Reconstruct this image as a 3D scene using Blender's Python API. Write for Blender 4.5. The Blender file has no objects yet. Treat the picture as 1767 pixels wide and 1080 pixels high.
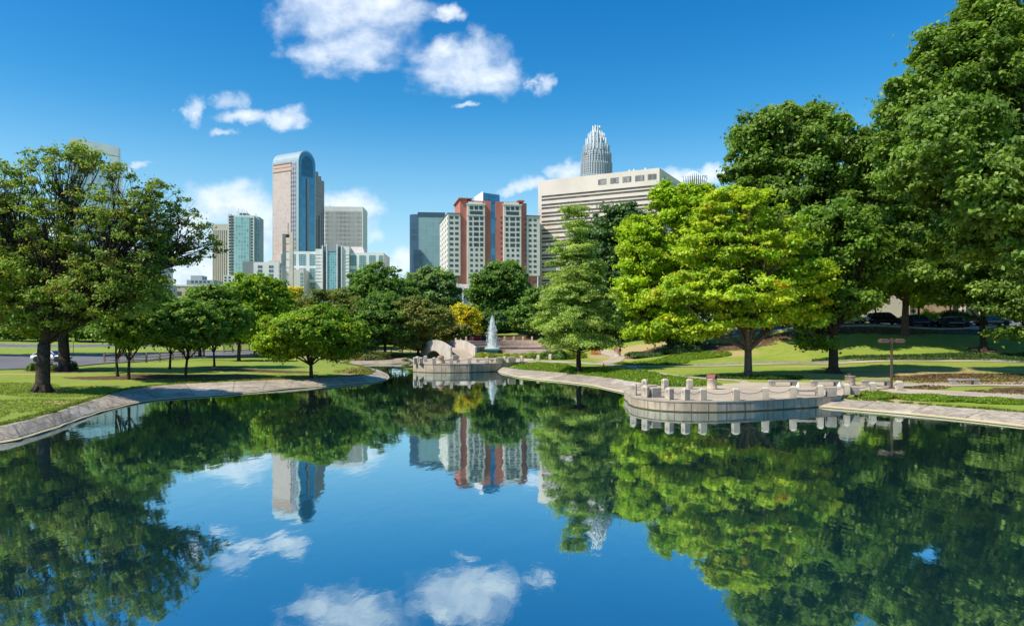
import bpy, math, random
import numpy as np
from mathutils import Vector, Matrix
rs = np.random.RandomState(7)
random.seed(7)
sc = bpy.context.scene
C = sc.collection
R = math.radians
F, UC, VH, CH = 1260.0, 883.5, 572.0, 5.0     # focal length (px of the 1767 px photo), centre column, horizon row, eye height

# ---------------------------------------------------------------- camera
cd = bpy.data.cameras.new('camera'); cam = bpy.data.objects.new('camera', cd); C.objects.link(cam)
cd.sensor_width = 36; cd.lens = 36*F/1767; cd.shift_y = 32/1767
cd.clip_start = 0.5; cd.clip_end = 9000
cam.location = (0, 0, CH); cam.rotation_euler = (R(90), 0, 0)
sc.camera = cam

# ---------------------------------------------------------------- sky, sun, exposure
SUN_EL, SUN_AZ = 50.0, 243.0                  # azimuth clockwise from +Y
w = bpy.data.worlds.new("World"); sc.world = w; w.use_nodes = True
nt = w.node_tree; N = nt.nodes; L = nt.links
def node(nt, typ, **kw):
    n = nt.nodes.new(typ)
    for k, v in kw.items(): setattr(n, k, v)
    return n
def mth(nt, op, a, b=None, c=None, clamp=False):
    n = nt.nodes.new('ShaderNodeMath'); n.operation = op; n.use_clamp = clamp
    for i, v in enumerate((a, b, c)):
        if v is None: continue
        if isinstance(v, (int, float)): n.inputs[i].default_value = v
        else: nt.links.new(v, n.inputs[i])
    return n.outputs[0]
def mixc(nt, f, a, b, typ='MIX'):
    n = nt.nodes.new('ShaderNodeMix'); n.data_type = 'RGBA'; n.blend_type = typ
    for i, v in ((0, f), (6, a), (7, b)):
        if isinstance(v, (int, float)): n.inputs[i].default_value = v
        elif isinstance(v, tuple): n.inputs[i].default_value = (v[0], v[1], v[2], 1)
        else: nt.links.new(v, n.inputs[i])
    return n.outputs[2]
def smooth(nt, v, lo, hi):
    n = nt.nodes.new('ShaderNodeMapRange'); n.interpolation_type = 'SMOOTHSTEP'
    nt.links.new(v, n.inputs[0]); n.inputs[1].default_value = lo; n.inputs[2].default_value = hi
    return n.outputs[0]
def noise(nt, vec, scale, detail=4, rough=.55, dist=0.0):
    n = nt.nodes.new('ShaderNodeTexNoise'); n.inputs['Scale'].default_value = scale
    n.inputs['Detail'].default_value = detail; n.inputs['Roughness'].default_value = rough
    n.inputs['Distortion'].default_value = dist
    if vec is not None: nt.links.new(vec, n.inputs['Vector'])
    return n

bg = N['Background']
sky = node(nt, 'ShaderNodeTexSky', sky_type='NISHITA', sun_disc=False)
sky.sun_elevation = R(SUN_EL); sky.sun_rotation = R(SUN_AZ); sky.air_density = 1.0; sky.dust_density = 0.6; sky.ozone_density = 2.2
hs = node(nt, 'ShaderNodeHueSaturation'); hs.inputs['Saturation'].default_value = 1.45; hs.inputs['Hue'].default_value = 0.487
L.new(sky.outputs[0], hs.inputs['Color']); gmm = node(nt, 'ShaderNodeGamma'); gmm.inputs['Gamma'].default_value = 1.0
tc = node(nt, 'ShaderNodeTexCoord'); sep = node(nt, 'ShaderNodeSeparateXYZ'); L.new(tc.outputs['Generated'], sep.inputs[0])
yy = mth(nt, 'MAXIMUM', sep.outputs[1], 0.05)
px = mth(nt, 'DIVIDE', sep.outputs[0], yy); pz = mth(nt, 'DIVIDE', sep.outputs[2], yy)
cmb = node(nt, 'ShaderNodeCombineXYZ'); L.new(px, cmb.inputs[0]); L.new(pz, cmb.inputs[2])
mp = node(nt, 'ShaderNodeMapping'); mp.inputs['Scale'].default_value = (1, 1, 1.5); L.new(cmb.outputs[0], mp.inputs[0])
n1 = noise(nt, mp.outputs[0], 9.0, 6, .55, .3); n2 = noise(nt, mp.outputs[0], 30.0, 5, .6, .2)
nn = mth(nt, 'ADD', mth(nt, 'MULTIPLY', mth(nt, 'SUBTRACT', n1.outputs[0], .5), 1.9), mth(nt, 'MULTIPLY', mth(nt, 'SUBTRACT', n2.outputs[0], .5), .5))
w1 = noise(nt, cmb.outputs[0], 13.0, 5, .6); wsp = node(nt, 'ShaderNodeSeparateXYZ'); L.new(w1.outputs['Color'], wsp.inputs[0])
px = mth(nt, 'ADD', px, mth(nt, 'MULTIPLY', mth(nt, 'SUBTRACT', wsp.outputs[0], .5), .10)); pz = mth(nt, 'ADD', pz, mth(nt, 'MULTIPLY', mth(nt, 'SUBTRACT', wsp.outputs[1], .5), .055))
clouds = [(560, 25, 105, 62), (650, 20, 90, 60), (545, 95, 60, 38), (620, 75, 85, 45), (800, 105, 92, 44), (850, 135, 60, 36), (770, 85, 45, 26), (765, 28, 32, 14),
          (333, 192, 22, 30), (388, 168, 38, 20), (425, 198, 60, 17), (495, 205, 28, 20), (385, 233, 24, 9),
          (395, 362, 80, 42), (335, 410, 60, 50), (450, 400, 60, 60), (605, 355, 58, 28), (590, 392, 60, 30), (690, 450, 34, 30), (640, 470, 70, 30),
          (985, 292, 38, 20), (930, 318, 62, 16), (880, 325, 28, 12), (1165, 300, 38, 18), (1235, 300, 30, 18), (235, 285, 30, 10), (930, 148, 16, 22), (800, 182, 20, 7),
          (150, 470, 260, 60), (340, 470, 90, 50)]
m = None
for (u, v, ru, rv) in clouds:
    a = mth(nt, 'MULTIPLY', mth(nt, 'SUBTRACT', px, (u-UC)/F), F/ru); b = mth(nt, 'MULTIPLY', mth(nt, 'SUBTRACT', pz, (VH-v)/F), F/rv)
    d = mth(nt, 'SUBTRACT', 1.32, mth(nt, 'SQRT', mth(nt, 'ADD', mth(nt, 'MULTIPLY', a, a), mth(nt, 'MULTIPLY', b, b))))
    m = d if m is None else mth(nt, 'SMOOTH_MAX', m, d, .25)
m = mth(nt, 'MAXIMUM', m, -1.0)
front = smooth(nt, sep.outputs[1], .05, .25)
dens = mth(nt, 'MULTIPLY', smooth(nt, mth(nt, 'ADD', m, nn), .1, .85), front)
dens = mth(nt, 'MULTIPLY', dens, mth(nt, 'ADD', .6, mth(nt, 'MULTIPLY', smooth(nt, mth(nt, 'ADD', m, nn), .5, 1.6), .35)))
csh = mixc(nt, smooth(nt, mth(nt, 'ADD', mth(nt, 'MULTIPLY', n2.outputs[0], .6), mth(nt, 'MULTIPLY', n1.outputs[0], .6)), .45, .72), (3.6, 4.3, 5.3), (5.2, 5.6, 6.0))
zen = mixc(nt, smooth(nt, sep.outputs[2], .08, .45), (.95, .93, .88), (.40, .66, .84))
skc = mixc(nt, 1.0, hs.outputs[0], zen, 'MULTIPLY')
skc = mixc(nt, mth(nt, 'MULTIPLY', mth(nt, 'SUBTRACT', 1.0, smooth(nt, sep.outputs[2], -.02, .30)), .62), skc, (3.0, 4.3, 5.3))
L.new(mixc(nt, dens, skc, csh), bg.inputs[0]); bg.inputs[1].default_value = 0.145
sd = bpy.data.lights.new('sun', 'SUN'); sd.energy = 4.3; sd.angle = R(.6); sd.color = (1, .91, .77)
so = bpy.data.objects.new('sun', sd); C.objects.link(so)
az, el = R(SUN_AZ), R(SUN_EL)
SD = Vector((math.sin(az)*math.cos(el), math.cos(az)*math.cos(el), math.sin(el)))
so.rotation_euler = SD.to_track_quat('Z', 'Y').to_euler(); so.location = (0, 0, 60)
sc.view_settings.view_transform = 'Standard'; sc.view_settings.look = 'None'
sc.view_settings.exposure = 0.44; sc.view_settings.gamma = 1
sc.cycles.max_bounces = 6; sc.cycles.diffuse_bounces = 3; sc.cycles.glossy_bounces = 3; sc.cycles.transmission_bounces = 4
sc.cycles.transparent_max_bounces = 6; sc.cycles.caustics_reflective = False; sc.cycles.caustics_refractive = False

# ---------------------------------------------------------------- materials
MATS = {}
def mat(name, col, rough=.7, spec=.3, var=.12, vscale=2.0, col2=None, bump=0, bscale=20, metal=0, coat=0, coords='Object', streak=0):
    if name in MATS: return MATS[name]
    m = bpy.data.materials.new(name); m.use_nodes = True; nt = m.node_tree; p = nt.nodes['Principled BSDF']
    tc = nt.nodes.new('ShaderNodeTexCoord')
    n = noise(nt, tc.outputs[coords], vscale, 6, .6)
    c2 = col2 or tuple(c*(1-var*2.2) for c in col)
    c = mixc(nt, smooth(nt, n.outputs[0], .35, .68), col, c2)
    if streak:
        mp = nt.nodes.new('ShaderNodeMapping'); mp.inputs['Scale'].default_value = (2.2, 2.2, .25); nt.links.new(tc.outputs[coords], mp.inputs[0])
        s = noise(nt, mp.outputs[0], 1.6, 6, .65)
        c = mixc(nt, mth(nt, 'MULTIPLY', smooth(nt, s.outputs[0], .5, .72), streak), c, tuple(x*.35 for x in col))
    nt.links.new(c, p.inputs['Base Color'])
    p.inputs['Roughness'].default_value = rough; p.inputs['Specular IOR Level'].default_value = spec; p.inputs['Metallic'].default_value = metal
    p.inputs['Coat Weight'].default_value = coat
    if bump:
        b = nt.nodes.new('ShaderNodeBump'); b.inputs['Strength'].default_value = bump; b.inputs['Distance'].default_value = .03
        nb = noise(nt, tc.outputs[coords], bscale, 5, .6); nt.links.new(nb.outputs[0], b.inputs['Height']); nt.links.new(b.outputs[0], p.inputs['Normal'])
    MATS[name] = m
    return m
def glass(name, col, rough=.08, spec=.8, var=.35, sx=.35, sz=.27, metal=0.0):
    """window glass whose panes differ a little in tint (blinds, rooms behind)"""
    if name in MATS: return MATS[name]
    m = bpy.data.materials.new(name); m.use_nodes = True; nt = m.node_tree; p = nt.nodes['Principled BSDF']
    tc = nt.nodes.new('ShaderNodeTexCoord'); mp = nt.nodes.new('ShaderNodeMapping'); mp.inputs['Scale'].default_value = (sx, sx, sz)
    nt.links.new(tc.outputs['Object'], mp.inputs[0])
    sn = nt.nodes.new('ShaderNodeVectorMath'); sn.operation = 'FLOOR'; nt.links.new(mp.outputs[0], sn.inputs[0])
    wn = nt.nodes.new('ShaderNodeTexWhiteNoise'); nt.links.new(sn.outputs[0], wn.inputs['Vector'])
    c = mixc(nt, wn.outputs['Value'], tuple(x*(1-var) for x in col), tuple(min(1, x*(1+var)) for x in col))
    nt.links.new(c, p.inputs['Base Color']); p.inputs['Roughness'].default_value = rough; p.inputs['Specular IOR Level'].default_value = spec
    p.inputs['Metallic'].default_value = metal
    MATS[name] = m
    return m
def gridmat(name, wall, gl, axis, px_, pz_, fx, fz, grough=.15, ox=0, oz=0, gl2=None, metal=0.0):
    """wall with a grid of panes: axis 0/1 = local x or y runs along the wall; fx, fz = pane share of the period"""
    m = bpy.data.materials.new(name); m.use_nodes = True; nt = m.node_tree; p = nt.nodes['Principled BSDF']
    tc = nt.nodes.new('ShaderNodeTexCoord'); s = nt.nodes.new('ShaderNodeSeparateXYZ'); nt.links.new(tc.outputs['Object'], s.inputs[0])
    a = mth(nt, 'DIVIDE', mth(nt, 'ADD', s.outputs[axis], ox+1000*px_), px_); b = mth(nt, 'DIVIDE', mth(nt, 'ADD', s.outputs[2], oz), pz_)
    ma = mth(nt, 'LESS_THAN', mth(nt, 'FRACT', a), fx); mb = mth(nt, 'LESS_THAN', mth(nt, 'FRACT', b), fz)
    k = mth(nt, 'MULTIPLY', ma, mb)
    cmb = nt.nodes.new('ShaderNodeCombineXYZ'); nt.links.new(mth(nt, 'FLOOR', a), cmb.inputs[0]); nt.links.new(mth(nt, 'FLOOR', b), cmb.inputs[1])
    wn = nt.nodes.new('ShaderNodeTexWhiteNoise'); nt.links.new(cmb.outputs[0], wn.inputs['Vector'])
    g2 = gl2 or tuple(x*1.6 for x in gl)
    gc = mixc(nt, wn.outputs['Value'], gl, g2)
    nz = noise(nt, tc.outputs['Object'], .15, 4, .6)
    wc = mixc(nt, smooth(nt, nz.outputs[0], .3, .7), wall, tuple(x*.88 for x in wall))
    nt.links.new(mixc(nt, k, wc, gc), p.inputs['Base Color'])
    nt.links.new(mth(nt, 'MULTIPLY_ADD', k, grough-.75, .75), p.inputs['Roughness'])
    if metal: nt.links.new(mth(nt, 'MULTIPLY', k, metal), p.inputs['Metallic'])
    return m

def leafmat(name, trans=.45, gloss=.35):
    m = bpy.data.materials.new(name); m.use_nodes = True; nt = m.node_tree; p = nt.nodes['Principled BSDF']; out = nt.nodes['Material Output']
    at = nt.nodes.new('ShaderNodeAttribute'); at.attribute_name = 'leaf_tint'
    nt.links.new(at.outputs['Vector'], p.inputs['Base Color']); p.inputs['Roughness'].default_value = .5; p.inputs['Specular IOR Level'].default_value = gloss
    tr = nt.nodes.new('ShaderNodeBsdfTranslucent'); tcol = mixc(nt, 1.0, at.outputs['Vector'], (1.15, 1.25, .55), 'MULTIPLY')
    nt.links.new(tcol, tr.inputs['Color'])
    mx = nt.nodes.new('ShaderNodeMixShader'); mx.inputs[0].default_value = trans
    nt.links.new(p.outputs[0], mx.inputs[1]); nt.links.new(tr.outputs[0], mx.inputs[2]); nt.links.new(mx.outputs[0], out.inputs['Surface'])
    return m
LEAF = leafmat('leaves')
BARK = mat('bark', (.085, .065, .05), .9, .1, .3, 6, (.03, .024, .02), .8, 14)
BARK_PALE = mat('bark_pale', (.15, .115, .085), .9, .1, .3, 6, (.06, .045, .035), .8, 14)
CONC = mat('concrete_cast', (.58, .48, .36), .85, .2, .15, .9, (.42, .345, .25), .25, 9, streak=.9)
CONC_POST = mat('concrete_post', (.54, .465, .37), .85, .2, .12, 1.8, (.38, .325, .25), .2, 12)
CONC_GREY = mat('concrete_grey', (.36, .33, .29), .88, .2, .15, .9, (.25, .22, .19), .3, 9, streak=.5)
PAVE = mat('paving', (.50, .42, .32), .88, .2, .1, .35, (.37, .31, .235), .2, 20)
ASPH = mat('asphalt', (.17, .17, .185), .9, .2, .12, .25, (.13, .13, .14), .2, 40)
KERB = mat('kerb_stone', (.5, .47, .42), .85)
DARK = mat('dark_metal', (.05, .042, .036), .5, .4)

# ---------------------------------------------------------------- mesh helpers
def link(name, me, m, parent=None):
    o = bpy.data.objects.new(name, me); C.objects.link(o)
    if m is not None:
        for mm in (m if isinstance(m, (list, tuple)) else [m]): me.materials.append(mm)
    if parent: o.parent = parent
    return o
class MB:
    def __init__(s): s.v = []; s.f = []; s.mi = []; s.sm = []
    def add(s, vs, fs, mi=0, smooth=False):
        b = len(s.v); s.v += [tuple(p) for p in vs]; s.f += [tuple(b+i for i in f) for f in fs]; s.mi += [mi]*len(fs); s.sm += [smooth]*len(fs); return s
    def box(s, x0, x1, y0, y1, z0, z1, mi=0):
        return s.add([(x0,y0,z0),(x1,y0,z0),(x1,y1,z0),(x0,y1,z0),(x0,y0,z1),(x1,y0,z1),(x1,y1,z1),(x0,y1,z1)],
                     [(0,3,2,1),(4,5,6,7),(0,1,5,4),(1,2,6,5),(2,3,7,6),(3,0,4,7)], mi)
    def rbox(s, cx, cy, cz, sx, sy, sz, rz=0, mi=0, top=1.0):
        c, n = math.cos(rz), math.sin(rz); vs = []
        for k, z in ((1, cz), (top, cz+sz)):
            for a, b in ((-1,-1),(1,-1),(1,1),(-1,1)):
                x, y = a*sx/2*k, b*sy/2*k; vs.append((cx+x*c-y*n, cy+x*n+y*c, z))
        return s.add(vs, [(0,3,2,1),(4,5,6,7),(0,1,5,4),(1,2,6,5),(2,3,7,6),(3,0,4,7)], mi)
    def prism(s, poly, z0, z1, mi=0):
        n = len(poly); vs = [(x, y, z0) for x, y in poly]+[(x, y, z1) for x, y in poly]
        a = sum(poly[i][0]*poly[(i+1) % n][1]-poly[(i+1) % n][0]*poly[i][1] for i in range(n))
        fs = [(i, (i+1) % n, n+(i+1) % n, n+i) for i in range(n)]+[tuple(range(n, 2*n)), tuple(reversed(range(n)))]
        if a < 0: fs = [tuple(reversed(f)) for f in fs]
        return s.add(vs, fs, mi)
    def extr(s, prof, axis, a, b, mi=0):      # profile in the plane normal to axis
        n = len(prof)
        if axis == 'x': vs = [(a, p, q) for p, q in prof]+[(b, p, q) for p, q in prof]
        else: vs = [(p, a, q) for p, q in prof]+[(p, b, q) for p, q in prof]
        fs = [(i, (i+1) % n, n+(i+1) % n, n+i) for i in range(n)]+[tuple(range(n, 2*n)), tuple(reversed(range(n)))]
        return s.add(vs, fs, mi)
    def lathe(s, prof, seg=16, cx=0, cy=0, mi=0, smooth=True):
        vs = []; n = len(prof)
        for r, z in prof:
            for k in range(seg): t = 2*math.pi*k/seg; vs.append((cx+r*math.cos(t), cy+r*math.sin(t), z))
        fs = [(i*seg+k, i*seg+(k+1) % seg, (i+1)*seg+(k+1) % seg, (i+1)*seg+k) for i in range(n-1) for k in range(seg)]
        s.add(vs, fs, mi, smooth); b = len(s.v)-len(vs)
        if prof[-1][0] > .001: s.f.append(tuple(b+(n-1)*seg+k for k in range(seg))); s.mi.append(mi); s.sm.append(False)
        return s
    def tube(s, pts, rad, seg=6, mi=0):
        pts = [Vector(p) for p in pts]; n = len(pts)
        if isinstance(rad, (int, float)): rad = [rad]*n
        vs = []
        for i, p in enumerate(pts):
            t = (pts[min(i+1, n-1)]-pts[max(i-1, 0)]).normalized()
            a = t.cross(Vector((0, 0, 1)) if abs(t.z) < .9 else Vector((1, 0, 0))).normalized(); b = t.cross(a)
            for k in range(seg):
                q = 2*math.pi*k/seg; vs.append(p+(a*math.cos(q)+b*math.sin(q))*rad[i])
        fs = [(i*seg+k, i*seg+(k+1) % seg, (i+1)*seg+(k+1) % seg, (i+1)*seg+k) for i in range(n-1) for k in range(seg)]
        fs += [tuple(range((n-1)*seg, n*seg)), tuple(reversed(range(seg)))]
        return s.add(vs, fs, mi, True)
    def mesh(s, name):
        me = bpy.data.meshes.new(name); me.from_pydata(s.v, [], s.f); me.polygons.foreach_set('material_index', s.mi)
        me.polygons.foreach_set('use_smooth', s.sm); me.update()
        return me
    def build(s, name, m, parent=None, fix=True):
        me = s.mesh(name)
        if fix:
            import bmesh
            bm = bmesh.new(); bm.from_mesh(me); bmesh.ops.recalc_face_normals(bm, faces=bm.faces); bm.to_mesh(me); bm.free()
        return link(name, me, m, parent)
def empty(name, loc, rz=0):
    o = bpy.data.objects.new(name, None); C.objects.link(o); o.location = loc; o.rotation_euler = (0, 0, rz); o.empty_display_size = .5
    return o
def tag(o, label=None, cat=None, group=None, kind=None):
    if label: o['label'] = label
    if cat: o['category'] = cat
    if group: o['group'] = group
    if kind: o['kind'] = kind
    return o
def copy_tree(o, parent=None):
    c = o.copy(); C.objects.link(c)
    if parent: c.parent = parent
    for ch in list(o.children): copy_tree(ch, c)
    return c
def P(u, v, z=None, D=None):                  # a photo pixel on the level z (or at the distance D) as a world point
    if D is None: D = F*(CH-z)/(v-VH)
    return Vector(((u-UC)/F*D, D, CH+(VH-v)/F*D))

# ---------------------------------------------------------------- terrain
# pond shore: water line, bank top, top height
SH = [((-36,-60),(-37.3,-60),.55),((-33,-15),(-34.3,-15),.55),((-29,14),(-30.3,14.3),.55),((-25.4,26),(-26.8,26.8),.55),((-22.9,32.7),(-24.1,33.6),.55),((-22.9,34.4),(-24.0,35.3),.55),((-23.5,37.6),(-24.6,38.4),.55),
      ((-24.1,39.7),(-25.2,40.8),.55),((-24.9,42.9),(-26.2,44.2),.55),((-25.6,46.3),(-27.4,48.6),.55),((-26.0,52),(-29.2,56),.55),((-24.5,55.1),(-28.2,61.2),.55),
      ((-22.2,57.8),(-24.6,64.4),.55),((-18.8,64.3),(-19.6,68.6),.55),((-15.2,69.0),(-16.6,72.5),.5),((-13.2,73.5),(-15.0,75.5),.45),((-13.2,78),(-15.0,79.5),.4),
      ((-14.6,85),(-16.2,86),.4),((-17.6,95),(-19.4,96),.4),((-21.4,104),(-23.4,105),.4),((-22.2,110.5),(-24.2,113),.4),((-18.5,112.6),(-19.6,115.4),.5),((-16.2,116.6),(-17.8,118.6),.7),
      ((-12.5,120.3),(-13,122.2),.9),((-6,121),(-6,122.8),.9),((-1.8,120.3),(-1,121.6),.9),((-1.8,116.4),(-1,115),.9),((-7,115),(-6.5,113.8),.9),((-10.6,113.0),(-9.8,111.9),.9),((-10.8,109),(-9.8,108),.9),((-5,103),(-4,104),.9),((-1.8,96),(-.6,97),.8),((-1.9,91.8),(-1.4,93.3),.5),
      ((.1,81.8),(1.4,85.6),.5),((2.3,76.3),(4.6,80.6),.5),((5.05,71.9),(7.1,75.6),.5),((7.4,67),(9.6,70.2),.5),((9.3,59),(11.8,61),.5),((12.5,54),(14,56),.45),((18,50.6),(19.5,52),.4),
      ((20.5,48.1),(22.0,49.6),.4),((24.3,43.2),(26.2,44.6),.4),((26.8,38.2),(29.2,40.0),.4),((30,30),(32,31),.4),((33,18),(35,18.5),.4),((36,0),(37.5,0),.4),((38,-60),(39.5,-60),.4)]
def cat(pts, n):
    pts = [np.array(p, float) for p in pts]; out = []
    for i in range(len(pts)-1):
        p0 = pts[max(i-1, 0)]; p1 = pts[i]; p2 = pts[i+1]; p3 = pts[min(i+2, len(pts)-1)]
        for k in range(n):
            t = k/n; out.append(.5*((2*p1)+(p2-p0)*t+(2*p0-5*p1+4*p2-p3)*t*t+(3*p1-p0-3*p2+p3)*t**3))
    out.append(pts[-1]); return np.array(out)
WL = cat([a for a, b, c in SH], 6); TL = cat([b for a, b, c in SH], 6); ZL = np.clip(cat([(c, 0) for a, b, c in SH], 6)[:, 0], .38, .95)
def sdist(X, Y, poly, vals=None):             # signed distance (inside < 0) and the value of the nearest polygon point
    P0 = poly; P1 = np.roll(poly, -1, axis=0); best = np.full(X.shape, 1e9); val = np.zeros(X.shape); ins = np.zeros(X.shape, bool)
    V1 = None if vals is None else np.roll(vals, -1)
    for i in range(len(P0)):
        ax, ay = P0[i]; bx, by = P1[i]; dx, dy = bx-ax, by-ay; q = dx*dx+dy*dy+1e-12
        t = np.clip(((X-ax)*dx+(Y-ay)*dy)/q, 0, 1); d = (X-ax-t*dx)**2+(Y-ay-t*dy)**2
        k = d < best; best = np.where(k, d, best)
        if vals is not None: val = np.where(k, vals[i]*(1-t)+V1[i]*t, val)
        if ay != by: ins ^= ((ay > Y) != (by > Y)) & (X < (bx-ax)*(Y-ay)/(by-ay)+ax)
    d = np.sqrt(best)
    return np.where(ins, -d, d), val
CP = np.array([(-45,40,.95),(-30,38,.75),(-60,20,1),(-55,60,1.05),(-36,55,.85),(-33,68,.85),(-45,75,1.0),(-70,78,1.15),(-30,80,.85),(-100,80,1.3),(-50,100,1.15),(-30,95,.95),(-20,72,.65),(-22,85,.6),(-35,120,1.3),
  (-80,130,1.5),(-130,120,1.7),(-28,112,1.0),(-19,120,1.2),(-22,130,1.5),(-40,160,2.4),(-12,135,1.3),(-8,96,.95),(5,95,1.1),(8,86,.95),(15,92,1.05),(0,110,1.15),(-4,122,1.15),(3,128,1.25),
  (0,152,4.4),(12,150,4.6),(-12,155,4.0),(0,175,5.3),(30,175,6),(-30,190,3.5),(0,230,5),(-100,230,3),(100,230,6.5),
  (13,113,1.7),(15.5,105,1.45),(21.6,100,2.4),(12,84,1.0),(20,88,1.25),(35,84,1.35),(60,84,1.4),(45,91,3.0),(70,91,3.2),(32,93,2.4),(45,98,5.0),(70,98,5.2),(100,95,5.0),(50,104,6.1),(85,104,6.1),(36,103,5.2),(120,104,6.1),(50,112,6.15),(90,112,6.15),
  (28,110,4.5),(40,130,6.5),(90,130,6.5),(22,130,4.2),(8,120,1.7),(120,70,2.5),(80,60,1.6),(45,66,1.0),(60,66,1.15),(30,74,1.1),(60,75,1.25),(27,66,.85),(26,58,.7),(36,58,.72),(36,48,.68),(26,52,.62),(45,44,.7),(60,35,.9),
  (14,62,.65),(11,72,.75),(45,20,.8),(50,-30,.9),(-50,-30,.9)], float)
def _phi(r): return r
_A = np.zeros((len(CP)+1, len(CP)+1)); _d = np.sqrt(((CP[:, None, :2]-CP[None, :, :2])**2).sum(-1)); _A[:-1, :-1] = np.sqrt(_d**2+4); _A[:-1, -1] = 1; _A[-1, :-1] = 1
_W = np.linalg.solve(_A, np.append(CP[:, 2], 0))
def baseh(X, Y):
    Z = np.full(X.shape, _W[-1])
    for (a, b, c), wt in zip(CP, _W): Z = Z+wt*np.sqrt((X-a)**2+(Y-b)**2+4)
    Z = np.clip(Z, .45, 7.0)
    far = np.clip((np.hypot(X-10, Y-90)-130)/100, 0, 1); Z = Z*(1-far)+4.0*far
    return Z
# round terraces standing in the pond
T2 = [P(1082, 693, 0), P(1085, 697.5, 0), P(1094, 702, 0), P(1108, 705, 0), P(1128, 708, 0), P(1150, 709.8, 0), P(1178, 711, 0), P(1208, 711.5, 0), P(1237, 711.5, 0), P(1270, 710.5, 0), P(1301, 709.3, 0), P(1335, 707.4, 0), P(1369, 705.2, 0), P(1395, 703.8, 0), P(1420, 702, 0), P(1450, 700, 0)]
T2 = [(p.x, p.y) for p in T2]+[(24.4, 52.5), (28, 55.5), (34, 59.5), (34, 62.5), (20.5, 62.2), (17.5, 60.6), (15.2, 57.6), (12, 56.9), (10.0, 56.6), (8.9, 55.6), (8.3, 54)]
T1 = [(-12.55, 93.0), (-12.3, 90.8), (-11.4, 89.5), (-9.6, 88.7), (-7.5, 88.5), (-5.2, 89.0), (-3.2, 90.2), (-1.8, 91.8), (-.6, 93.3), (1.5, 95.5), (3, 99), (3, 108), (-2, 112), (-11, 110), (-12.4, 104)]
Z1, Z2 = 1.06, .68
xs = np.concatenate([-np.geomspace(2600, 135, 22), np.arange(-130, 120, .6), np.geomspace(121, 2600, 22)])
ys = np.concatenate([-np.geomspace(600, 62, 12), np.arange(-60, 20, 3), np.arange(20, 165, .5), np.geomspace(166, 4200, 40)])
GX, GY = np.meshgrid(xs, ys)
sd_, zt = sdist(GX, GY, TL, ZL)
B = baseh(GX, GY)
s_ = np.clip(sd_/5.0, 0, 1); s_ = s_*s_*(3-2*s_)
GZ = np.where(sd_ > 0, zt+(B-zt)*s_, np.maximum(zt-.06+sd_*1.15, -1.6))
und = .06*np.sin(GX*.21+1)*np.sin(GY*.17)+.04*np.sin(GX*.5+GY*.37)
GZ = GZ+und*np.clip((sd_-2)/6, 0, 1)
for poly, zz in ((T1, Z1), (T2, Z2)):
    d, _ = sdist(GX, GY, np.array(poly)); GZ = np.where(d < .35, np.minimum(GZ, zz-.12), np.where(d < 2.5, np.minimum(GZ, zz-.02+np.maximum(d-.4, 0)*.35), GZ))
# fountain garden: a bowl cut into the slope
d = np.hypot((GX-1.5)/1.0, (GY-133)/1.0)
GZ = np.where((d < 15.2) & (GY > 127), np.minimum(GZ, 1.3+np.clip((d-13.6)*2, 0, 9)), GZ)
def hgt(x, y):
    i = int(np.clip(np.searchsorted(xs, x)-1, 0, len(xs)-2)); j = int(np.clip(np.searchsorted(ys, y)-1, 0, len(ys)-2))
    a = (x-xs[i])/(xs[i+1]-xs[i]); b = (y-ys[j])/(ys[j+1]-ys[j])
    return float(GZ[j, i]*(1-a)*(1-b)+GZ[j, i+1]*a*(1-b)+GZ[j+1, i]*(1-a)*b+GZ[j+1, i+1]*a*b)
# soil masks (mulch beds, dry grass): soft ellipses; left mulch beds widened to paint in tree shade
def ell(lst):
    M = np.zeros(GX.shape)
    for (x, y, rx, ry) in lst: M = np.maximum(M, np.clip(1.5-np.hypot((GX-x)/rx, (GY-y)/ry), 0, 1))
    return M
MULCH_SHADE = ell([(-32.5, 51.5, 1.5, 1.0), (-45, 74, 4, 2.4), (-29, 68.5, 7.5, 3.6), (-35.5, 65, 4, 2.2), (-27, 78, 6, 2.6), (-33.5, 84, 3, 2), (-19.8, 69.5, 1.6, .8), (-24, 118, 9, 4), (-12, 118, 3, 3), (22, 99, 7, 3), (30, 97, 5, 2), (23, 104, 5, 3),
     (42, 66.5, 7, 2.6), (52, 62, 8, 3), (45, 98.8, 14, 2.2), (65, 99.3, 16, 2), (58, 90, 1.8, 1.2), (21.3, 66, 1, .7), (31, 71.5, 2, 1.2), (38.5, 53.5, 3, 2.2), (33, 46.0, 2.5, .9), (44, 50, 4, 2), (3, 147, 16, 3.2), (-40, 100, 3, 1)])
DRY = ell([(36, 68, 10, 3), (45, 74, 12, 2), (60, 70, 10, 3), (28, 60.5, 4, 1), (17, 107, 6, 8), (26, 93, 5, 2), (33, 79.5, 5, .8), (26, 48.0, 5, 1.0), (-26, 45.5, 3, 1.4), (-16, 76, 2, 2), (-28, 110, 5, 2), (-45, 68, 4, 1), (14, 97, 3, 2)])
me = bpy.data.meshes.new('ground'); nx, ny = len(xs), len(ys)
co = np.stack([GX, GY, GZ], -1).reshape(-1, 3); ii = (np.arange(ny-1)[:, None]*nx+np.arange(nx-1)[None, :]).reshape(-1)
fc = np.stack([ii, ii+1, ii+nx+1, ii+nx], -1)
me.vertices.add(len(co)); me.vertices.foreach_set('co', co.ravel()); me.loops.add(fc.size); me.loops.foreach_set('vertex_index', fc.ravel().astype(np.int32))
me.polygons.add(len(fc)); me.polygons.foreach_set('loop_start', np.arange(0, fc.size, 4, dtype=np.int32)); me.polygons.foreach_set('use_smooth', np.ones(len(fc), bool)); me.update()
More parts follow.
